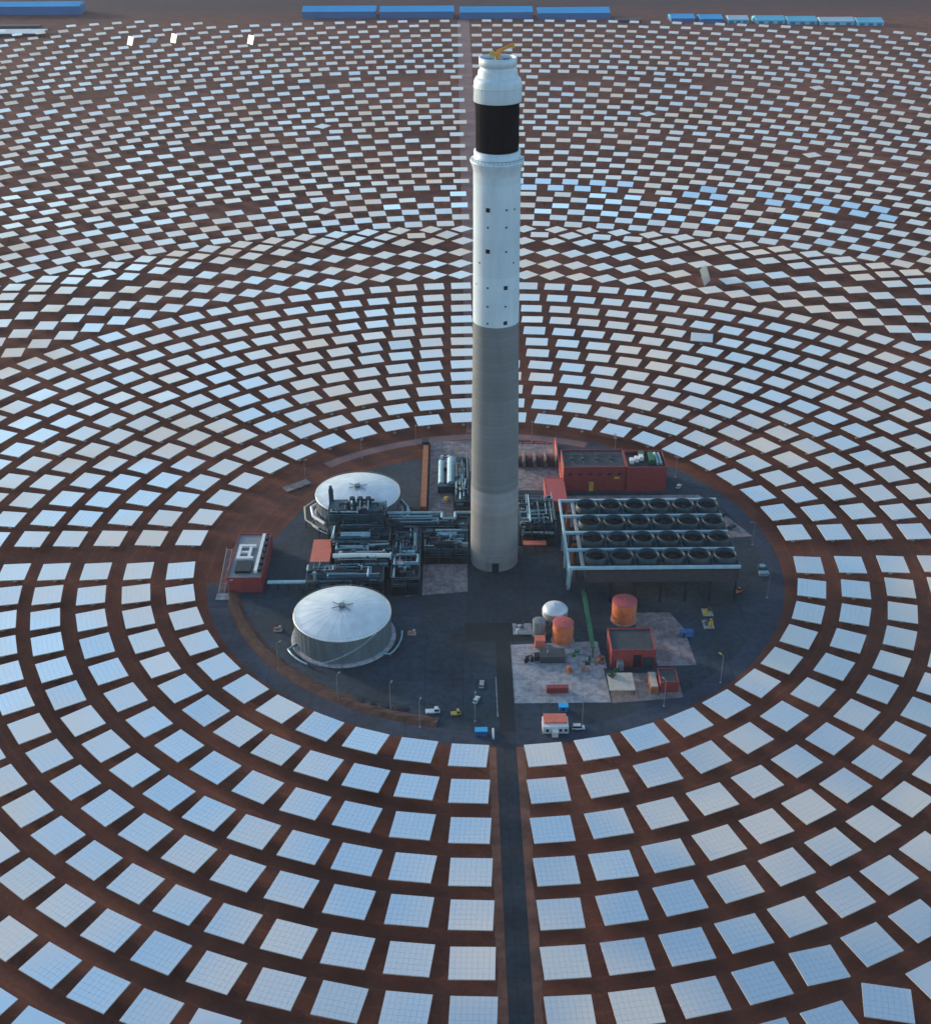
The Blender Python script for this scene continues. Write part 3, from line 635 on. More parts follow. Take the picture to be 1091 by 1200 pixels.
# ------------------------------------------------------------------ process steelwork
def steel_frame(name, label, cat, x0, x1, y0, y1, levels, nx, ny, seed, nves=4, npipe=8, group=None, top=True):
    rg = random.Random(seed); t = thing(name, label, cat, ((x0+x1)/2, (y0+y1)/2, 0), group)
    H = levels[-1]; nves = int(nves*2.0); npipe = int(npipe*1.9)
    part(MB().box(x0-1.2, x1+1.2, y0-1.2, y1+1.2, 0.045, 0.35), 'plinth', 'darkteal', t)
    for i in range(nx):
        for j in range(ny):
            x = x0+(x1-x0)*i/(nx-1); y = y0+(y1-y0)*j/(ny-1)
            part(MB().box(x-.28, x+.28, y-.28, y+.28, 0, H+rg.choice((0, 0, 1.2))), 'column', rg.choice(('teal', 'darkteal', 'teal')), t)
    for z in levels:
        d = MB(); 
        for j in range(ny):
            y = y0+(y1-y0)*j/(ny-1); d.box(x0+.3, x1-.3, y-.2, y+.2, z-.5, z-.02)
        for i in range(nx):
            x = x0+(x1-x0)*i/(nx-1); d.box(x-.2, x+.2, y0+.25, y1-.25, z-.52, z-.04)
        part(d, 'beam_grid', rg.choice(('teal', 'darkteal', 'teal')), t)
        # grating over part of the level
        for i in range(nx-1):
            for j in range(ny-1):
                g_ = MB()
                if rg.random() < 0.7:
                    xa, xb = x0+(x1-x0)*i/(nx-1)+.3, x0+(x1-x0)*(i+1)/(nx-1)-.3; ya, yb = y0+(y1-y0)*j/(ny-1)+.3, y0+(y1-y0)*(j+1)/(ny-1)-.3
                    part(g_.box(xa, xb, ya, yb, z-.01, z+.06), 'grating', 'darkteal', t)
        hr_ = MB()
        for (xa, ya), (xb, yb) in (((x0, y0), (x1, y0)), ((x0, y0), (x0, y1)), ((x1, y0), (x1, y1)), ((x0, y1), (x1, y1))):
            hr_.bar((xa, ya, z+1.1), (xb, yb, z+1.1), 0.09)
            n_ = 6
            for k in range(n_+1): hr_.bar((xa+(xb-xa)*k/n_, ya+(yb-ya)*k/n_, z), (xa+(xb-xa)*k/n_, ya+(yb-ya)*k/n_, z+1.1), 0.07)
        part(hr_, 'handrail', 'pipe', t)
    for k in range(nves):
        z = rg.choice(levels); r_ = rg.uniform(0.8, 1.7)*min(1, (y1-y0)/8); L = rg.uniform(0.3, 0.6)*(x1-x0); x = rg.uniform(x0, x1-L); y = rg.uniform(y0+r_, y1-r_)
        v = MB()
        if rg.random() < 0.65: v.tube([(x, y, z+r_+.3), (x+.4, y, z+r_+.3), (x+L-.4, y, z+r_+.3), (x+L, y, z+r_+.3)], r_, 14); v.box(x+L*.2, x+L*.2+.4, y-r_, y+r_, z, z+r_); v.box(x+L*.8, x+L*.8+.4, y-r_, y+r_, z, z+r_)
        else: v.cyl(x, y, z, z+rg.uniform(2.5, 5), r_*.8, 14)
        part(v, 'vessel', rg.choice(('teal', 'pipe', 'teal', 'darkteal')), t)
    for k in range(npipe):
        z = rg.choice(levels)+rg.uniform(0.5, 2.8); r_ = rg.choice((0.18, 0.25, 0.35, 0.5)); pts = []
        x, y = rg.uniform(x0, x1), rg.uniform(y0, y1); pts.append((x, y, z))
        for s_ in range(rg.randint(3, 6)):
            c = rg.random()
            if c < 0.45: x = rg.uniform(x0, x1)
            elif c < 0.8: y = rg.uniform(y0, y1)
            else: z = max(0.6, min(H+3, z+rg.choice((-3, 3, 4))))
            if (Vector((x, y, z))-Vector(pts[-1])).length > 1.2: pts.append((x, y, z))
        mb = MB()
        for a, b in zip(pts, pts[1:]): mb.tube([a, b], r_, 8)
        part(mb, 'pipe', rg.choice(('pipe', 'pipe', 'teal', 'teal', 'darkteal', 'palebeam')), t)
    for k in range(npipe//2):
        x, y, z = rg.uniform(x0+1, x1-1), rg.uniform(y0+1, y1-1), rg.choice(levels)
        w_ = rg.uniform(0.6, 1.6); part(MB().box(x-w_, x+w_, y-w_*.7, y+w_*.7, z+.07, z+rg.uniform(1, 2.4)), 'cabinet', rg.choice(('grey', 'teal', 'darkteal', 'redroof' if rg.random() < .2 else 'teal')), t)
    return t
PG = 'steel process frames west of the tower'
sg = steel_frame('steam_generator', 'tall teal steam generator frame in front of the rear salt tank', 'steam generator', -87, -57, 16, 32, [7, 12.5, 17.5], 5, 3, 1, 5, 12, PG)
for i, x in enumerate((-74.5, -70.3, -66.0)):
    part(MB().cyl(x, 27, 17.6, 22.6, 1.5, 14), 'steam_drum', 'darkteal', sg); part(MB().tube([(x, 27, 22), (x, 20, 19)], 0.5, 8), 'riser_pipe', 'pipe', sg)
part(MB().box(-86, -58, 17.5, 19, 13.2, 17.0).box(-86, -77, 19.2, 30, 17.6, 19.6).box(-66, -58, 18, 26, 17.6, 19.4), 'cladding', 'teal', sg)
part(MB().cyl(-86, 30, 0, 26, 1.3, 16).cyl(-86, 30, 26, 28, 0.8, 12), 'exhaust_stack', 'teal', sg)
steel_frame('pipe_gallery', 'teal pipe and vessel frame just south of the steam generator', 'process frame', -84, -54, 0, 13, [6, 11], 5, 3, 5, 7, 16, PG)
steel_frame('pipe_gallery', 'low pipe frame between the coral roof and the front salt tank', 'process frame', -94, -56, -34, -19, [4.5, 8.5], 7, 3, 9, 9, 18, PG)
steel_frame('pipe_gallery', 'central pipe frame beside the coral roofed hut', 'process frame', -81, -52, -16, -3, [5, 9.5], 5, 3, 13, 7, 18, PG)
steel_frame('pipe_gallery', 'narrow pipe frame with a pale looped pipe, west of the tower forecourt', 'process frame', -52, -38, -32, 16, [5, 9], 3, 6, 17, 7, 18, PG)
steel_frame('pipe_rack', 'long pipe rack running east to the tower shaft from the steam generator', 'pipe rack', -56, -13, 17, 24, [6, 11], 8, 2, 21, 5, 14)
steel_frame('pump_station', 'low dark pump frame at the west side of the tower foot', 'process frame', -36, -14, -3, 14, [4, 7.5], 4, 3, 23, 6, 14)
steel_frame('equipment_rack', 'dark equipment frame between the tower and the condenser', 'process frame', 14, 33, 15, 48, [5, 10], 4, 5, 29, 9, 22)
steel_frame('valve_station', 'small steel frame on the slab north west of the tower', 'process frame', -20, -12, 44, 96, [5, 9.5], 2, 6, 31, 5, 10)
rr_ = thing('red_canopy', 'low coral red canopy between the tower and the pale condenser leg', 'canopy', (21, 8, 0))
part(MB().box(15.5, 27.5, 6.5, 10.5, 4.4, 4.9), 'roof', 'coral', rr_)
for x in (16, 21.5, 27):
    for y in (7, 10): part(MB().bar((x, y, 0), (x, y, 4.4), .3), 'post', 'darkteal', rr_)
# pale pipes that stand out in the photograph
def pipe_thing(label, pts, r_=0.6, m='pipe', name='overhead_pipe'):
    x, y, z = pts[0]; t = thing(name, label, 'pipe', (x, y, 0)); b = MB()
    for a, c in zip(pts, pts[1:]): b.tube([a, c], r_, 10)
    part(b, 'pipe_run', m, t)
    sp = MB()
    for a, c in zip(pts, pts[1:]):
        if abs(a[2]-c[2]) < 0.1:
            n_ = max(1, int((Vector(a)-Vector(c)).length/12))
            for k in range(n_+1): q = Vector(a).lerp(Vector(c), k/n_); sp.bar((q.x, q.y, 0), (q.x, q.y, q.z-r_*0.8), 0.35)
    if sp.v: part(sp, 'pipe_support', 'darkteal', t)
pipe_thing('pale header pipe with a square expansion loop, running to the tower from the west', [(-56, 25, 14), (-27, 25, 14), (-27, 19, 14), (-20, 19, 14), (-20, 25, 14), (-11, 25, 14)], 0.8)
pipe_thing('thick pale pipe lying across the frames between the two salt tanks', [(-82, -14.5, 12), (-70, -14.5, 12.4), (-53, -14.5, 12)], 1.2, 'white')
pipe_thing('pale pipe crossing the frame in front of the steam generator', [(-80, 14.2, 12.5), (-63, 14.2, 12.5), (-63, 9, 12.5)], 1.1)
pipe_thing('pale rectangular pipe loop at the west edge of the tower forecourt', [(-50, -20, 11), (-39, -20, 11), (-39, -12.5, 11), (-50, -12.5, 11)], 0.7)
pipe_thing('curved white pipe loop at the west foot of the rear salt tank', [(-94, 52, 6), (-99, 46, 6), (-97, 36, 6), (-90, 28, 6)], 0.9, 'white')
pipe_thing('outer rusty pipe loop at the west foot of the rear salt tank', [(-97, 57, 5), (-103, 48, 5), (-101, 34, 5), (-93, 25, 5)], 0.5, 'beige')
pipe_thing('arched pipe at the east foot of the rear salt tank', [(-50, 50, 8), (-46, 42, 8), (-46, 28, 8), (-54, 26, 8)], 0.7)
def flat_bridge(label, x0, x1, y0, y1, z, m):
    t = thing('cable_bridge', label, 'cable bridge', ((x0+x1)/2, (y0+y1)/2, 0)); part(MB().box(x0, x1, y0, y1, z, z+0.8), 'tray', m, t)
    for k in range(5):
        f = k/4; x, y = (x0+(x1-x0)*f, (y0+y1)/2) if x1-x0 > y1-y0 else ((x0+x1)/2, y0+(y1-y0)*f)
        part(MB().bar((x, y, 0), (x, y, z), 0.45), 'post', 'darkteal', t)
flat_bridge('pale grey cable bridge from the west red building to the pipe frames', -114, -93, -28.2, -26.0, 4.4, 'palebeam')
flat_bridge('green pipe bridge running south from under the condenser', 41.9, 43.9, -86, -38, 5.2, 'green')

# ------------------------------------------------------------------ buildings
def building(name, label, x0, x1, y0, y1, h, wall, roofm, parapet=0.9, doors=(), group=None, pw=0.5):
    t = thing(name, label, 'building', ((x0+x1)/2, (y0+y1)/2, 0), group)
    part(MB().box(x0, x1, y0, y1, 0, h), 'wall', wall, t)
    rf = part(MB().box(x0+pw+.01, x1-pw-.01, y0+pw+.01, y1-pw-.01, h+0.004, h+0.12), 'roof', roofm, t)
    if parapet:
        p = MB(); H = h+parapet
        p.box(x0, x1, y0, y0+pw, h+.002, H); p.box(x0, x1, y1-pw, y1, h+.002, H); p.box(x0, x0+pw, y0+pw, y1-pw, h+.002, H-.003); p.box(x1-pw, x1, y0+pw, y1-pw, h+.002, H-.003)
        part(p, 'parapet', wall, t)
    for k, (dx, w_, hh) in enumerate(doors): part(MB().box(dx, dx+w_, y0-0.08, y0+0.02, 0.02, hh), 'door', 'void', t)
    return t, rf
# big turbine hall at the back
t, rf = building('turbine_hall', 'long red building with grey roof behind the condenser', 41.3, 77.0, 72.5, 94.5, 14.6, 'red', 'roofdark')
for k in range(6): part(MB().box(44+k*5.6, 46.2+k*5.6, 72.36, 72.48, 10.2, 11.6), 'window', 'glass', t)
rv = MB()
for x in (46, 52, 60, 68): rv.box(x, x+1.6, 82, 84, 14.75, 15.9); rv.tube([(x+.8, 78, 15.2), (x+.8, 90, 15.2)], .18, 6)
rv.tube([(43, 88, 15.3), (75, 88, 15.3)], .25, 6); part(rv, 'roof_vent', 'teal', rf)
part(MB().box(56, 58.5, 71.9, 72.4, 0.2, 6).box(70, 73, 71.6, 72.4, 8.2, 9.2), 'ladder_cage', 'yellow', t)
t, rf = building('switchgear_hall', 'red building with open machinery roof right behind the condenser', 77.2, 99.6, 71.6, 92.5, 14.0, 'red', 'darkteal', 1.6)
rm = MB()
for k in range(3): rm.box(79.5+k*3.0, 81.7+k*3.0, 78+k*2, 82+k*2, 14.2, 16.5)
part(rm, 'roof_unit', 'white', rf)
part(MB().box(90.5, 93.5, 78, 88, 14.2, 17).box(85.5, 88.6, 86, 90, 14.2, 16.4), 'roof_unit', 'green', rf); part(MB().tube([(95, 76, 15), (95, 90, 15)], .9, 10).tube([(97, 76, 15), (97, 90, 15)], .7, 10), 'duct', 'pipe', rf)
building('red_annex', 'plain red block with bright red roof between the tower and the turbine hall', 30.4, 41.8, 49.5, 76.6, 6.4, 'redroof', 'redroof', 0.25)
t, rf = building('electrical_building', 'long red building with roof plant at the west edge of the yard', -134.0, -116.6, -29.0, 14.0, 8.0, 'red', 'grey', 0.8)
part(MB().box(-120.9, -119.3, -24, 12, 8.15, 9.8), 'roof_duct', 'white', rf)
part(MB().box(-131.5, -123, -12, -10, 8.2, 9.6).box(-131.5, -130, -10, 0, 8.2, 9.6).box(-131.5, -123, 0, 1.6, 8.2, 9.6).box(-126, -124.6, -10, 0, 8.2, 9.5).box(-130, -126, -6, -4.6, 8.2, 9.4), 'roof_duct', 'white', rf)
part(MB().box(-130.5, -122.5, -24, -14.5, 8.2, 9.6), 'roof_unit', 'darkteal', rf)
for k in range(6): part(MB().box(-119.0, -117.6, -23+k*6, -19.5+k*6, 8.2, 9.7), 'roof_unit', 'darkteal', rf)
st_ = thing('outside_stair', 'pale steel stair climbing the west side of the red electrical building', 'stair', (-138, -20, 0))
sb = MB()
for k in range(24): sb.box(-138.2, -135.6, -30+k*1.3, -28.9+k*1.3, 0.3*k, 0.3*k+0.15)
part(sb, 'tread', 'concrete2', st_); part(MB().bar((-138.3, -30, 1.1), (-138.3, 1, 8.2), 0.2).bar((-135.6, -30, 0.1), (-135.6, 1, 7.2), 0.3).bar((-138.3, -30, 0.1), (-138.3, 1, 7.2), 0.3), 'stringer', 'beige', st_)
part(MB().box(-139, -131, -36, -30.5, 0, 0.5), 'landing', 'concrete', st_)
building('coral_hut', 'small hut with coral red roof west of the process frames', -94.0, -84.0, -13.6, 8.2, 8.0, 'grey', 'coral', 0.0, pw=0)
t, rf = building('workshop', 'red workshop with dark roof on the south east of the yard', 50.4, 70.6, -93.6, -76.4, 9.0, 'red', 'roofdark', 0.7)
part(MB().box(60.6, 64.2, -93.75, -93.62, 0.1, 6.8), 'door', 'void', t); part(MB().box(65.0, 69.6, -94.4, -93.7, 0.1, 5.6), 'door', 'teal', t)
part(MB().box(53.0, 56.0, -96.5, -93.65, 0.1, 4.4), 'porch', 'grey', t)
building('red_shed', 'small red shed nearest the south east perimeter, dark roof', 70.2, 78.4, -112.2, -102.0, 5.2, 'red', 'roofdark', 0.5)
sh_ = thing('shed_store', 'tall rusty brown stack leaning beside the small red shed', 'storage', (67.6, -108, 0)); part(MB().box(66, 69.6, -113, -101.5, 0, 3.2), 'crate', 'orangewall', sh_); part(MB().box(66.3, 69.3, -112.4, -102, 3.22, 3.6), 'cover', 'beige', sh_)
cn = thing('open_canopy', 'beige flat canopy on posts in front of the red workshop', 'canopy', (54.6, -109, 0)); part(MB().box(47.6, 59.0, -114.6, -102, 3.0, 3.3), 'roof', 'beige', cn)
for x in (48, 58.6):
    for y in (-114, -102.6): part(MB().bar((x, y, 0), (x, y, 3), 0.3), 'post', 'darkteal', cn)
gh = thing('gatehouse', 'white gatehouse with coral roof beside the south road gate', 'building', (22, -136, 0))
part(MB().box(16.6, 27.6, -139.6, -132.6, 0, 3.6), 'wall', 'white', gh); part(MB().prism([(17.2, -137.4), (27.0, -137.4), (27.0, -131.6), (17.2, -131.6)], 3.6, 4.4), 'roof', 'coral', gh)
for x in (18, 20.8, 23.6, 25.8): part(MB().box(x, x+1.2, -139.68, -139.58, 1.0, 2.4), 'window', 'glass', gh)
part(MB().box(20.5, 23.0, -142.2, -139.7, 0, 2.6), 'porch', 'white', gh)
# orange and white tanks
def upright_tank(label, cx, cy, rad, h, m, roofm, dome=0.6, legs=False, grp=None):
    t = thing('storage_tank', label, 'storage tank', (cx, cy, 0), grp); z0 = 3.2 if legs else 0.3
    b = MB().lathe([(rad, z0), (rad, h)], cx, cy, 40)
    for z in (z0+(h-z0)*.33, z0+(h-z0)*.66): b.lathe([(rad+.01, z), (rad+.12, z+.05), (rad+.12, z+.25), (rad+.01, z+.3)], cx, cy, 40)
    part(b, 'shell', m, t)
    part(MB().lathe([(rad+.12, h-.1), (rad+.12, h+.1)]+[(rad*math.cos(R(f)), h+.1+dome*math.sin(R(f))) for f in (0, 15, 30, 50, 70, 89)], cx, cy, 40), 'roof', roofm, t)
    if legs:
        for k in range(6): a = 2*PI*k/6; part(MB().bar((cx+rad*.85*math.cos(a), cy+rad*.85*math.sin(a), 0), (cx+rad*.85*math.cos(a), cy+rad*.85*math.sin(a), 3.3), .4), 'leg', 'steel', t)
    else: part(MB().cyl(cx, cy, 0.02, 0.3, rad+.6, 32), 'base', 'concrete', t)
    part(MB().bar((cx+rad*.7, cy-rad*.75, .3), (cx+rad*.7, cy-rad*.75, h+.9), .35, .2), 'ladder', 'steel', t)
    part(MB().cyl(cx, cy, h+dome-.05, h+dome+.6, .5, 10), 'vent', m, t)
    return t
GT = 'orange water tanks in the south east yard'
upright_tank('larger orange water tank, behind the red workshop', 60.9, -55.4, 5.9, 10.8, 'orange', 'redroof', 0.5, grp=GT)
upright_tank('smaller orange water tank, beside the dark generator hut', 30.2, -72.0, 4.9, 10.0, 'orange', 'redroof', 0.5, grp=GT)
upright_tank('silver dome topped tank between the tower and the smaller orange tank', 27.6, -56.2, 6.0, 6.8, 'steel', 'tankroof', 2.8, legs=True)
upright_tank('small grey vertical tank left of the smaller orange tank', 19.3, -66.5, 3.0, 7.4, 'grey', 'grey', 0.4)
gnh = thing('generator_hut', 'low dark generator hut at the back of the concrete apron', 'generator', (24.2, -86, 0))
part(MB().box(18.6, 30.0, -90.4, -83.6, 0.3, 3.7), 'housing', 'roofdark', gnh); part(MB().box(16.0, 18.5, -88.5, -85, 0.1, 2.6), 'radiator', 'darkteal', gnh); part(MB().tube([(22, -87, 3.7), (22, -87, 5.2)], .35, 8), 'exhaust', 'steel', gnh)
obx = thing('orange_cabinet', 'orange box cabinet left of the smaller orange tank', 'cabinet', (19.4, -76.4, 0)); part(MB().box(16.8, 21.4, -78.4, -74.4, 0.3, 4.2), 'body', 'coral', obx); part(MB().box(16.6, 21.6, -78.6, -74.2, 4.2, 4.5), 'cover', 'coral', obx)
mar = thing('maroon_container', 'maroon shipping container lying on the concrete apron', 'container', (24.8, -110.7, 0)); part(MB().box(20.0, 29.6, -112.3, -109.7, 0.2, 2.9), 'body', 'red', mar)
cg = MB()
for k in range(19): cg.box(20.1+k*.5, 20.3+k*.5, -112.38, -112.3, .35, 2.8)
part(cg, 'corrugation', 'red', mar); part(MB().box(29.6, 29.68, -112.1, -109.9, .3, 2.8), 'door', 'skirt', mar)
bb = thing('blue_container', 'blue container at the edge of the east slab', 'container', (88.9, -69.4, 0)); part(MB().box(85.9, 92.0, -70.9, -68.0, .15, 2.8), 'body', 'blue', bb); part(MB().box(85.8, 92.1, -71, -67.9, 2.8, 2.95), 'roof', 'blue', bb); part(MB().box(87, 88, -70.98, -70.9, .2, 2.4), 'door', 'darkteal', bb)
bl = thing('blue_booth', 'tiny blue booth between the apron and the gatehouse', 'booth', (26.5, -124, 0)); part(MB().box(24.6, 28.4, -125.4, -122.6, 0, 2.7), 'body', 'blue', bl); part(MB().box(24.4, 28.6, -125.6, -122.4, 2.7, 2.9), 'roof', 'shedblue', bl); part(MB().box(26, 27, -125.48, -125.4, .9, 2.1), 'window', 'glass', bl)
bg_ = thing('blue_booth', 'small blue gate booth left of the road at the plant gate', 'booth', (-9, -140, 0)); part(MB().box(-12, -7, -141, -138.4, 0, 2.6), 'body', 'blue', bg_); part(MB().box(-12.2, -6.8, -141.2, -138.2, 2.6, 2.8), 'roof', 'shedblue', bg_); part(MB().box(-4.9, -4.0, -143, -137, 0, 1.2), 'barrier_wall', 'white', bg_)
# the green clutter round the small tank: skids, valves
def skid(label, x, y, w_, d_, m1, m2, seed, name='pump_skid'):
    rg = random.Random(seed); t = thing(name, label, 'skid', (x, y, 0)); part(MB().box(x-w_/2, x+w_/2, y-d_/2, y+d_/2, 0.02, .35), 'plinth', 'concrete', t)
    for k in range(3):
        xx, yy = x+rg.uniform(-.35, .35)*w_, y+rg.uniform(-.35, .35)*d_; part(MB().cyl(xx, yy, .35, rg.uniform(1.6, 3.2), rg.uniform(.5, .9), 12), 'vessel', m1, t)
    for k in range(3):
        xx, yy = x+rg.uniform(-.4, .1)*w_, y+rg.uniform(-.4, .4)*d_; z = rg.uniform(.8, 2.2); part(MB().tube([(xx, yy, z), (xx+w_*.4, yy, z)], .25, 8).tube([(xx+w_*.4, yy, z), (xx+w_*.4, yy+d_*.3, z)], .25, 8), 'pipe', m2, t)
skid('green pump skid between the generator hut and the green pipe bridge', 35, -84, 8, 7, 'green', 'pipe', 41)
skid('green and teal skid at the foot of the green pipe bridge', 40, -90, 7, 5, 'teal', 'green', 42)
skid('brown pipe skid left of the red workshop', 46.6, -90, 4, 9, 'orangewall', 'skirt', 43)
skid('orange brown pump on the concrete apron below the green skids', 31.6, -97.0, 3.4, 3.4, 'orange', 'orangewall', 44)
skid('small orange brown skid on the apron, next to the red workshop skid', 38.6, -96.0, 3.6, 3.0, 'concrete2', 'orange', 49)
skid('dark pump skid beside the dark forecourt, with a white valve box', 11.6, -63, 9, 9, 'white', 'darkteal', 45)
skid('dark skid left of the generator hut', 13.6, -88.4, 5, 4, 'darkteal', 'skirt', 46)
skid('yellow equipment pile standing alone in the east yard, rear piece', 102.2, -50.5, 5, 6, 'yellow', 'skirt', 47)
skid('yellow equipment pile standing alone in the east yard, front piece', 100.8, -60.5, 5, 7, 'yellow', 'darkteal', 48)
# transformers behind the tower on the right
for k in range(4):
    x = 17.5+k*6.4; t = thing('transformer', ['leftmost', 'second from left', 'third from left', 'rightmost'][k]+' dark red transformer on the slab behind the tower', 'transformer', (x, 106, 0), 'transformers behind the tower')
    part(MB().box(x-1.8, x+1.8, 102, 107, .4, 4.4), 'tank', 'skirt', t); part(MB().box(x-2.2, x+2.2, 107.3, 108.6, .4, 5.2), 'radiator', 'redroof', t)
    part(MB().tube([(x-1.2, 104, 5.4), (x+1.2, 104, 5.4)], .5, 8), 'conservator', 'redroof', t)
    bs = MB()
    for j in (-1.1, 0, 1.1): bs.cyl(x+j, 105.6, 4.4, 6.2, .2, 8)
    part(bs, 'bushing', 'beige', t)
    part(MB().box(x+2.6, x+3.0, 100, 112, 0.05, 6.2), 'fire_wall', 'concrete2', t)
    g_ = thing('steel_gantry', ['leftmost', 'second', 'third', 'rightmost'][k]+' pale line gantry behind the transformers'+('' if k in (0, 3) else ' from the left'), 'gantry', (x, 118, 0), 'line gantries behind the transformers')
    part(MB().bar((x-2, 118, 0), (x-2, 118, 8), .35).bar((x+2, 118, 0), (x+2, 118, 8), .35), 'post', 'beige', g_); part(MB().bar((x-2.6, 118, 8), (x+2.6, 118, 8), .5), 'crossbar', 'redroof', g_)
bt = thing('boundary_wall', 'tall orange red wall at the east edge of the transformer slab', 'wall', (42, 103, 0)); part(MB().box(40.6, 41.2, 78, 131, 0, 5.0), 'panel', 'coral', bt); part(MB().box(40.5, 41.3, 78, 131, 5.0, 5.3), 'coping', 'redroof', bt)
ow = thing('boundary_wall', 'long orange brown wall west of the north slab', 'wall', (-37.5, 87, 0)); part(MB().box(-39.2, -36.2, 50, 126, 0, 3.2), 'panel', 'orangewall', ow); part(MB().box(-39.3, -36.1, 50, 126, 3.2, 3.4), 'coping', 'orangewall', ow); part(MB().box(-40, -36, 126.4, 133, 0, 5), 'pillar', 'darkteal', ow)
# long white/teal vessel on north slab
vs_ = thing('process_vessel', 'long pale blue horizontal vessel on the slab north west of the tower', 'vessel', (-24, 90, 0))
part(MB().tube([(-22.4, 74, 4.2), (-22.4, 76, 4.2), (-22.4, 104, 4.2), (-22.4, 105, 4.2)], 2.3, 20), 'shell', 'palebeam', vs_); part(MB().tube([(-28.2, 76, 3.2), (-28.2, 104, 3.2)], 1.6, 16), 'lower_shell', 'palebeam', vs_)
part(MB().box(-30, -20, 71, 74.2, .04, 4.6), 'header', 'teal', vs_); part(MB().box(-29.4, -20.4, 80, 81, 0, 2).box(-29.4, -20.4, 98, 99, 0, 2), 'saddle', 'darkteal', vs_)
skid('white round topped machine at the far end of the north slab', -26.5, 112, 7, 7, 'white', 'skirt', 51)
skid('dark blue machine right of the white one on the north slab', -16.5, 108, 6, 5, 'darkteal', 'teal', 52)
skid('small yellow green pump at the near end of the north slab', -26.0, 62, 4, 4, 'yellow', 'beige', 53)
# dark teal machine east edge
wt = thing('water_cart', 'round blue and white cart parked on the east perimeter road', 'cart', (136.4, -14, 0)); part(MB().cyl(136.4, -14, 1.0, 3.4, 2.6, 20), 'drum', 'teal', wt); part(MB().cyl(136.4, -14, 3.4, 3.8, 1.5, 16), 'cover', 'pipe', wt)
for dx in (-2, 2): part(MB().tube([(136.4+dx, -17.2, .6), (136.4+dx, -16.6, .6)], .6, 12), 'wheel', 'rubber', wt)
part(MB().box(134, 138.8, -19.8, -16.8, .8, 2.6), 'cab', 'pipe', wt)

# small stores near outlines
cont = thing('pale_trailer', 'pale pinkish flat trailer on the red soil north west of the yard', 'trailer', (-112, 78, 0))
tb = MB(); a = R(38); ux, uy = math.cos(a), math.sin(a)
def rp_(cx, cy, dx, dy): return (cx+dx*ux-dy*uy, cy+dx*uy+dy*ux)
part(MB().prism([rp_(-111, 80, *p) for p in ((-8, -3), (8, -3), (8, 3), (-8, 3))], .8, 1.4), 'bed', 'concrete2', cont)
for dx in (-6, 0, 6):
    part(MB().prism([rp_(-111, 80, *p) for p in ((dx-.6, -3.1), (dx+.6, -3.1), (dx+.6, -2.6), (dx-.6, -2.6))], 0, .8), 'wheel', 'rubber', cont)

# ------------------------------------------------------------------ vehicles
def vehicle(label, x, y, az, m, L=4.8, W=1.95, Hh=1.6, name='parked_car', cat='car', box=False):
    t = thing(name, label, cat, (x, y, 0), 'vehicles on the plant roads'); t.rotation_euler = (0, 0, R(az))
    def bp(mb, nm, mm, par=t):
        o = MB(); o.v, o.f, o.mi, o.sm = mb.v, mb.f, mb.mi, mb.sm; me = o.build(nm, mm); me.parent = par; return me
    b = MB(); pr = [(-L/2, .4), (L/2, .4), (L/2, .95), (L/2-.9, 1.05), (-L/2, 1.05)]
    vs = [(px_, s_*W/2, pz) for s_ in (-1, 1) for px_, pz in pr]; n_ = 5
    b.add(vs, [tuple(range(n_)), tuple(range(n_, 2*n_))[::-1]]+[(i, n_+i, n_+(i+1)%n_, (i+1)%n_) for i in range(n_)]); bp(b, 'body', m)
    c = MB(); x0, x1 = (-L/2+.1, L/2-1.1); cr_ = [(x0, 1.06), (x1, 1.06), (x1-.7, Hh+.1), (x0+.35, Hh+.1)]
    if box: cr_ = [(-L/2+L*.62, 1.06), (L/2-.3, 1.06), (L/2-.6, Hh+.3), (-L/2+L*.62, Hh+.3)]
    vs = [(px_, s_*W/2*.9, pz) for s_ in (-1, 1) for px_, pz in cr_]; c.add(vs, [(0,1,2,3), (7,6,5,4)]+[(i, 4+i, 4+(i+1)%4, (i+1)%4) for i in range(4)]); bp(c, 'cabin', 'glass')
    rf_ = MB().box(cr_[3][0], cr_[2][0], -W/2*.88, W/2*.88, cr_[2][1]+.01, cr_[2][1]+.08); bp(rf_, 'roof', m)
    for sx in (-L*.32, L*.32):
        for sy in (-1, 1): bp(MB().tube([(sx, sy*W/2-.12*sy, .38), (sx, sy*W/2+.08*sy, .38)], .38, 12), 'wheel', 'rubber')
    return t
vehicle('white pickup parked near the south perimeter, left of the road', -30.3, -124.6, 4, 'white', 6.2, 2.4, 2.0, 'pickup_truck', 'pickup', True)
vehicle('yellow service vehicle just right of the white pickup', -20.3, -126.2, 10, 'yellow', 4.2, 2.2, 2.0, 'service_vehicle', 'vehicle', True)
vehicle('small white car by itself left of the inner road', -11.2, -117, 70, 'white')
vehicle('brown car beside the west kerb of the inner road', -8.6, -106, 85, 'beige', 5.2, 2.1)
vehicle('dark car on the north east perimeter, lower of the two', 129.5, 30, 45, 'roofdark', 6.0, 2.3)
vehicle('dark car on the north east perimeter, upper of the two', 127.0, 43, 52, 'darkteal', 6.0, 2.3)
vehicle('white car on the perimeter road behind the red switchgear hall', 108.0, 76, 60, 'white')
vehicle('white van parked just outside the right end of the gatehouse', 32.0, -136.6, 0, 'white', 5.4, 2.2, 2.0, 'van', 'van')
vehicle('orange forklift near the east end of the condenser', 120.6, -33, 40, 'orange', 3.4, 1.8, 2.0, 'forklift', 'forklift', True)
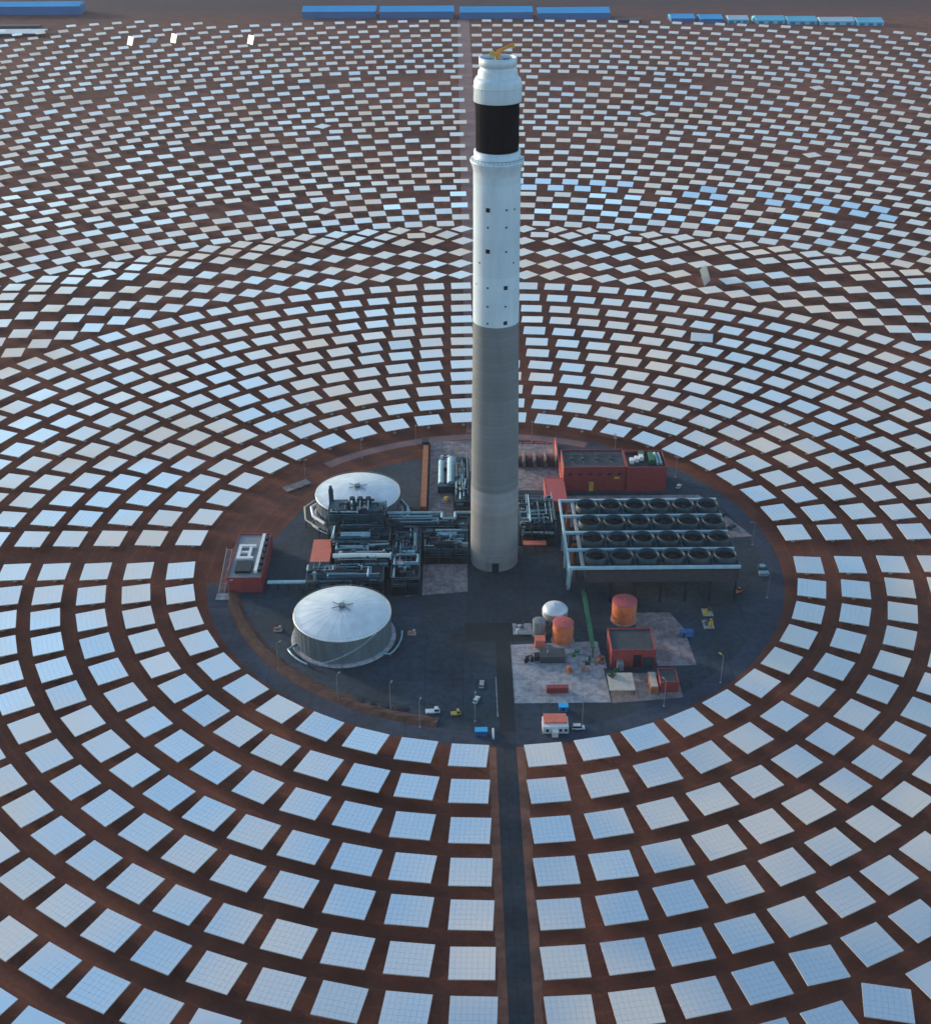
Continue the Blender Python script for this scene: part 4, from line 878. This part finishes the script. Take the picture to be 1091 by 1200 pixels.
# low scrubs of soil heap dark at SW edge
hp = thing('soil_heap', 'dark low heap inside the bank by the south west perimeter', 'heap', (-55, -121, 0))
hm = MB(); 
for k in range(13):
    f = k/12; x = -64+20*f; y = -116.5-6*f
    hm.lathe([(3.4+.5*math.sin(k*2.3), 0.02), (2.3, .45), (1.1, .8+.2*math.sin(k*1.9)), (.05, .95)], x, y, 14, smooth=False)
part(hm, 'pile', 'darkteal', hp)

# ------------------------------------------------------------------ light poles
poles = [(-48.6,-122.8,'fourth'), (-35.6,-134.6,'fifth'), (-69.5,-118.5,'third')]
def light_pole(x, y, label, head='grey', h=14.0):
    t = thing('light_pole', label, 'light pole', (x, y, 0), 'light poles round the yard')
    part(MB().cyl(x, y, 0, .4, .5, 10), 'base', 'concrete', t); part(MB().cyl(x, y, .4, h, .16, 8, r1=.10), 'pole', 'grey', t)
    a = math.atan2(-y, -x); part(MB().bar((x, y, h), (x+1.7*math.cos(a), y+1.7*math.sin(a), h+.2), .14), 'arm', 'grey', t)
    part(MB().bar((x+1.2*math.cos(a), y+1.2*math.sin(a), h+.15), (x+2.6*math.cos(a), y+2.6*math.sin(a), h+.25), .7, .25), 'lamp_head', head, t)
LP = [(-48.6, -122.8, 'grey light pole left of the white pickup, between it and the front tank'), (-35.6, -134.6, 'grey light pole on the south bank closest to the pickup'),
      (-72, -116, 'grey light pole directly below the front salt tank'), (-101, -92, 'grey light pole on the south west bank by the front tank'), (-131, -40, 'grey light pole by the stair of the west red building'),
      (-107, 88, 'grey light pole on red soil beyond the pale trailer'), (-76, 116, 'grey light pole behind the rear salt tank'), (-44, 132, 'grey light pole at the north west corner by the orange wall'),
      (27, 136, 'grey light pole behind the line gantries right of the tower'), (76, 118, 'grey light pole behind the long red turbine hall'), (108, 88, 'grey light pole right of the red switchgear hall'),
      (137, 12, 'grey light pole on the east perimeter above the water cart'), (134, -38, 'grey light pole on the east perimeter below the water cart'), (70.6, -122, 'grey light pole below the small red shed'),
      (33.8, -134.4, 'grey light pole right of the gatehouse'), (-12, -131, 'grey light pole left of the gate road')]
for x, y, lb in LP: light_pole(x, y, lb)
light_pole(98.4, -105.7, 'light pole with yellow head at the south east perimeter', 'yellow', 15)
# fence round the yard is too thin to read; a kerb line edges the inner road
struct('road_kerb', MB().box(-2.3, -1.9, -128, -100, 0, .14), 'concrete')
# small trees by the canopy
def tree(x, y, h, label, seed):
    rg = random.Random(seed); t = thing('small_tree', label, 'tree', (x, y, 0), 'trees in the yard'); tr = MB(); tr.tube([(x, y, 0), (x+.1, y, h*.35), (x-.1, y+.1, h*.7)], .22, 6)
    for k in range(5): a = rg.uniform(0, 6.28); tr.tube([(x, y, h*.35), (x+math.cos(a)*h*.25, y+math.sin(a)*h*.25, h*.65)], .1, 5)
    part(tr, 'trunk', 'bark', t); cw = MB()
    for k in range(420):
        a, b = rg.uniform(0, 2*PI), rg.uniform(-1, 1); rr = h*.36*rg.random()**.4*(1+.3*math.sin(3*a)); p = Vector((x+rr*math.cos(a)*math.sqrt(1-b*b), y+rr*math.sin(a)*math.sqrt(1-b*b), h*.68+rr*b*.85))
        u = Vector((rg.gauss(0,1), rg.gauss(0,1), rg.gauss(0,1))).normalized(); v = u.orthogonal().normalized(); s_ = rg.uniform(.18, .4)
        cw.add([p-u*s_, p+v*s_*.6, p+u*s_, p-v*s_*.6], [(0,1,2,3)])
    part(cw, 'crown', 'leaf', t)
tree(49.6, -104.0, 5.2, 'small dark green tree at the left end of the beige canopy', 3)
tree(52.4, -99.2, 3.6, 'little shrub like tree between canopy and workshop', 5)

# ------------------------------------------------------------------ far sheds
def shed(label, x0, x1, y0, y1, h, roofm, wallm='shedwall', grp='blue assembly sheds beyond the field', ridge=3.0):
    t = thing('assembly_shed', label, 'shed', ((x0+x1)/2, (y0+y1)/2, 0), grp)
    part(MB().box(x0, x1, y0, y1, 0, h), 'wall', wallm, t); ym = (y0+y1)/2
    part(MB().add([(x0-.5, y0-.6, h+.02), (x1+.5, y0-.6, h+.02), (x1+.5, ym, h+ridge), (x0-.5, ym, h+ridge), (x0-.5, y1+.6, h+.02), (x1+.5, y1+.6, h+.02)],
        [(0,1,2,3), (3,2,5,4), (0,3,4), (1,5,2), (0,4,5,1)]), 'roof', roofm, t)
    for k in range(3): f = (k+.5)/3; part(MB().box(x0+(x1-x0)*f-4, x0+(x1-x0)*f+4, y0-.12, y0-.01, .1, h*.7), 'door', 'shedwall', t)
shed('blue shed at the far upper left corner, apart from the row', -900, -684, 1838, 1880, 14, 'shedblue', ridge=5.5)
shed('leftmost blue shed of the far row behind the tower', -282, -155, 1776, 1822, 11, 'shedblue', ridge=6.5)
shed('second blue shed from the left in the far row behind the tower', -147, -19, 1770, 1816, 11, 'shedblue', ridge=6.5)
shed('third blue shed from the left in the far row, behind the tower top', -8.5, 117, 1758, 1804, 11, 'shedblue', ridge=6.5)
shed('rightmost blue shed of the long far row behind the tower', 126, 249, 1744, 1790, 11, 'shedblue', ridge=6.5)
RS = [(350, 390, 'shedblue', 'deep blue shed, leftmost of the small right group'), (398, 436, 'shedblue', 'deep blue shed, second of the small right group'), (444, 478, 'shedpale', 'pale cream roofed shed right of the deep blue pair'),
      (490, 538, 'shedcyan', 'cyan shed right of the pale cream one'), (541, 590, 'shedcyan', 'cyan shed left of the long white roof'), (593, 650, 'shedpale', 'low long white roofed shed in the small right group'), (653, 696, 'shedcyan', 'cyan shed at the far right end of the group')]
for x0, x1, mm, lb in RS:
    yy = 1712-(x0-350)*0.17; shed(lb, x0, x1, yy, yy+(42 if mm != 'shedpale' else 34), 6, mm, 'shedwall' if mm == 'shedblue' else 'shedcyan', 'small sheds beyond the field at right', 4.5)
pc = thing('pale_canopy', 'low pale blue sheet roof at the left end of the field, before the blue shed', 'roof', (-740, 1650, 0))
part(MB().box(-860, -690, 1612, 1655, 4, 5), 'roof', 'shedpale', pc)
for x in range(-855, -690, 32): part(MB().box(x, x+.8, 1614, 1614.8, 0, 4), 'post', 'steel', pc)
dk = thing('dark_store', 'dark low store roofs just right of the long blue row', 'shed', (285, 1715, 0))
part(MB().box(256, 300, 1712, 1730, 0, 4), 'wall', 'skirt', dk); part(MB().box(255, 301, 1711, 1731, 4, 4.4), 'roof', 'roofdark', dk)
dk = thing('dark_store', 'dark low store roofs behind the pale canopy at far left', 'shed', (-770, 1700, 0))
part(MB().box(-840, -715, 1690, 1706, 0, 4), 'wall', 'skirt', dk); part(MB().box(-841, -714, 1689, 1707, 4, 4.4), 'roof', 'roofdark', dk)

# ------------------------------------------------------------------ haze
hz = MB().box(-7300, 7300, -7300, 7300, -1.5, 420)
hm_ = bpy.data.materials.new('haze_air'); hm_.use_nodes = True; n = hm_.node_tree.nodes; n.remove(n['Principled BSDF'])
pv = n.new('ShaderNodeVolumePrincipled'); pv.inputs['Color'].default_value = (0.86, 0.84, 1.0, 1); pv.inputs['Density'].default_value = 0.00003; pv.inputs['Anisotropy'].default_value = 0.0
hm_.node_tree.links.new(pv.outputs[0], n['Material Output'].inputs['Volume'])
tag(hz.build('haze', hm_), 'thin evening haze over the plain', 'haze', kind='stuff')
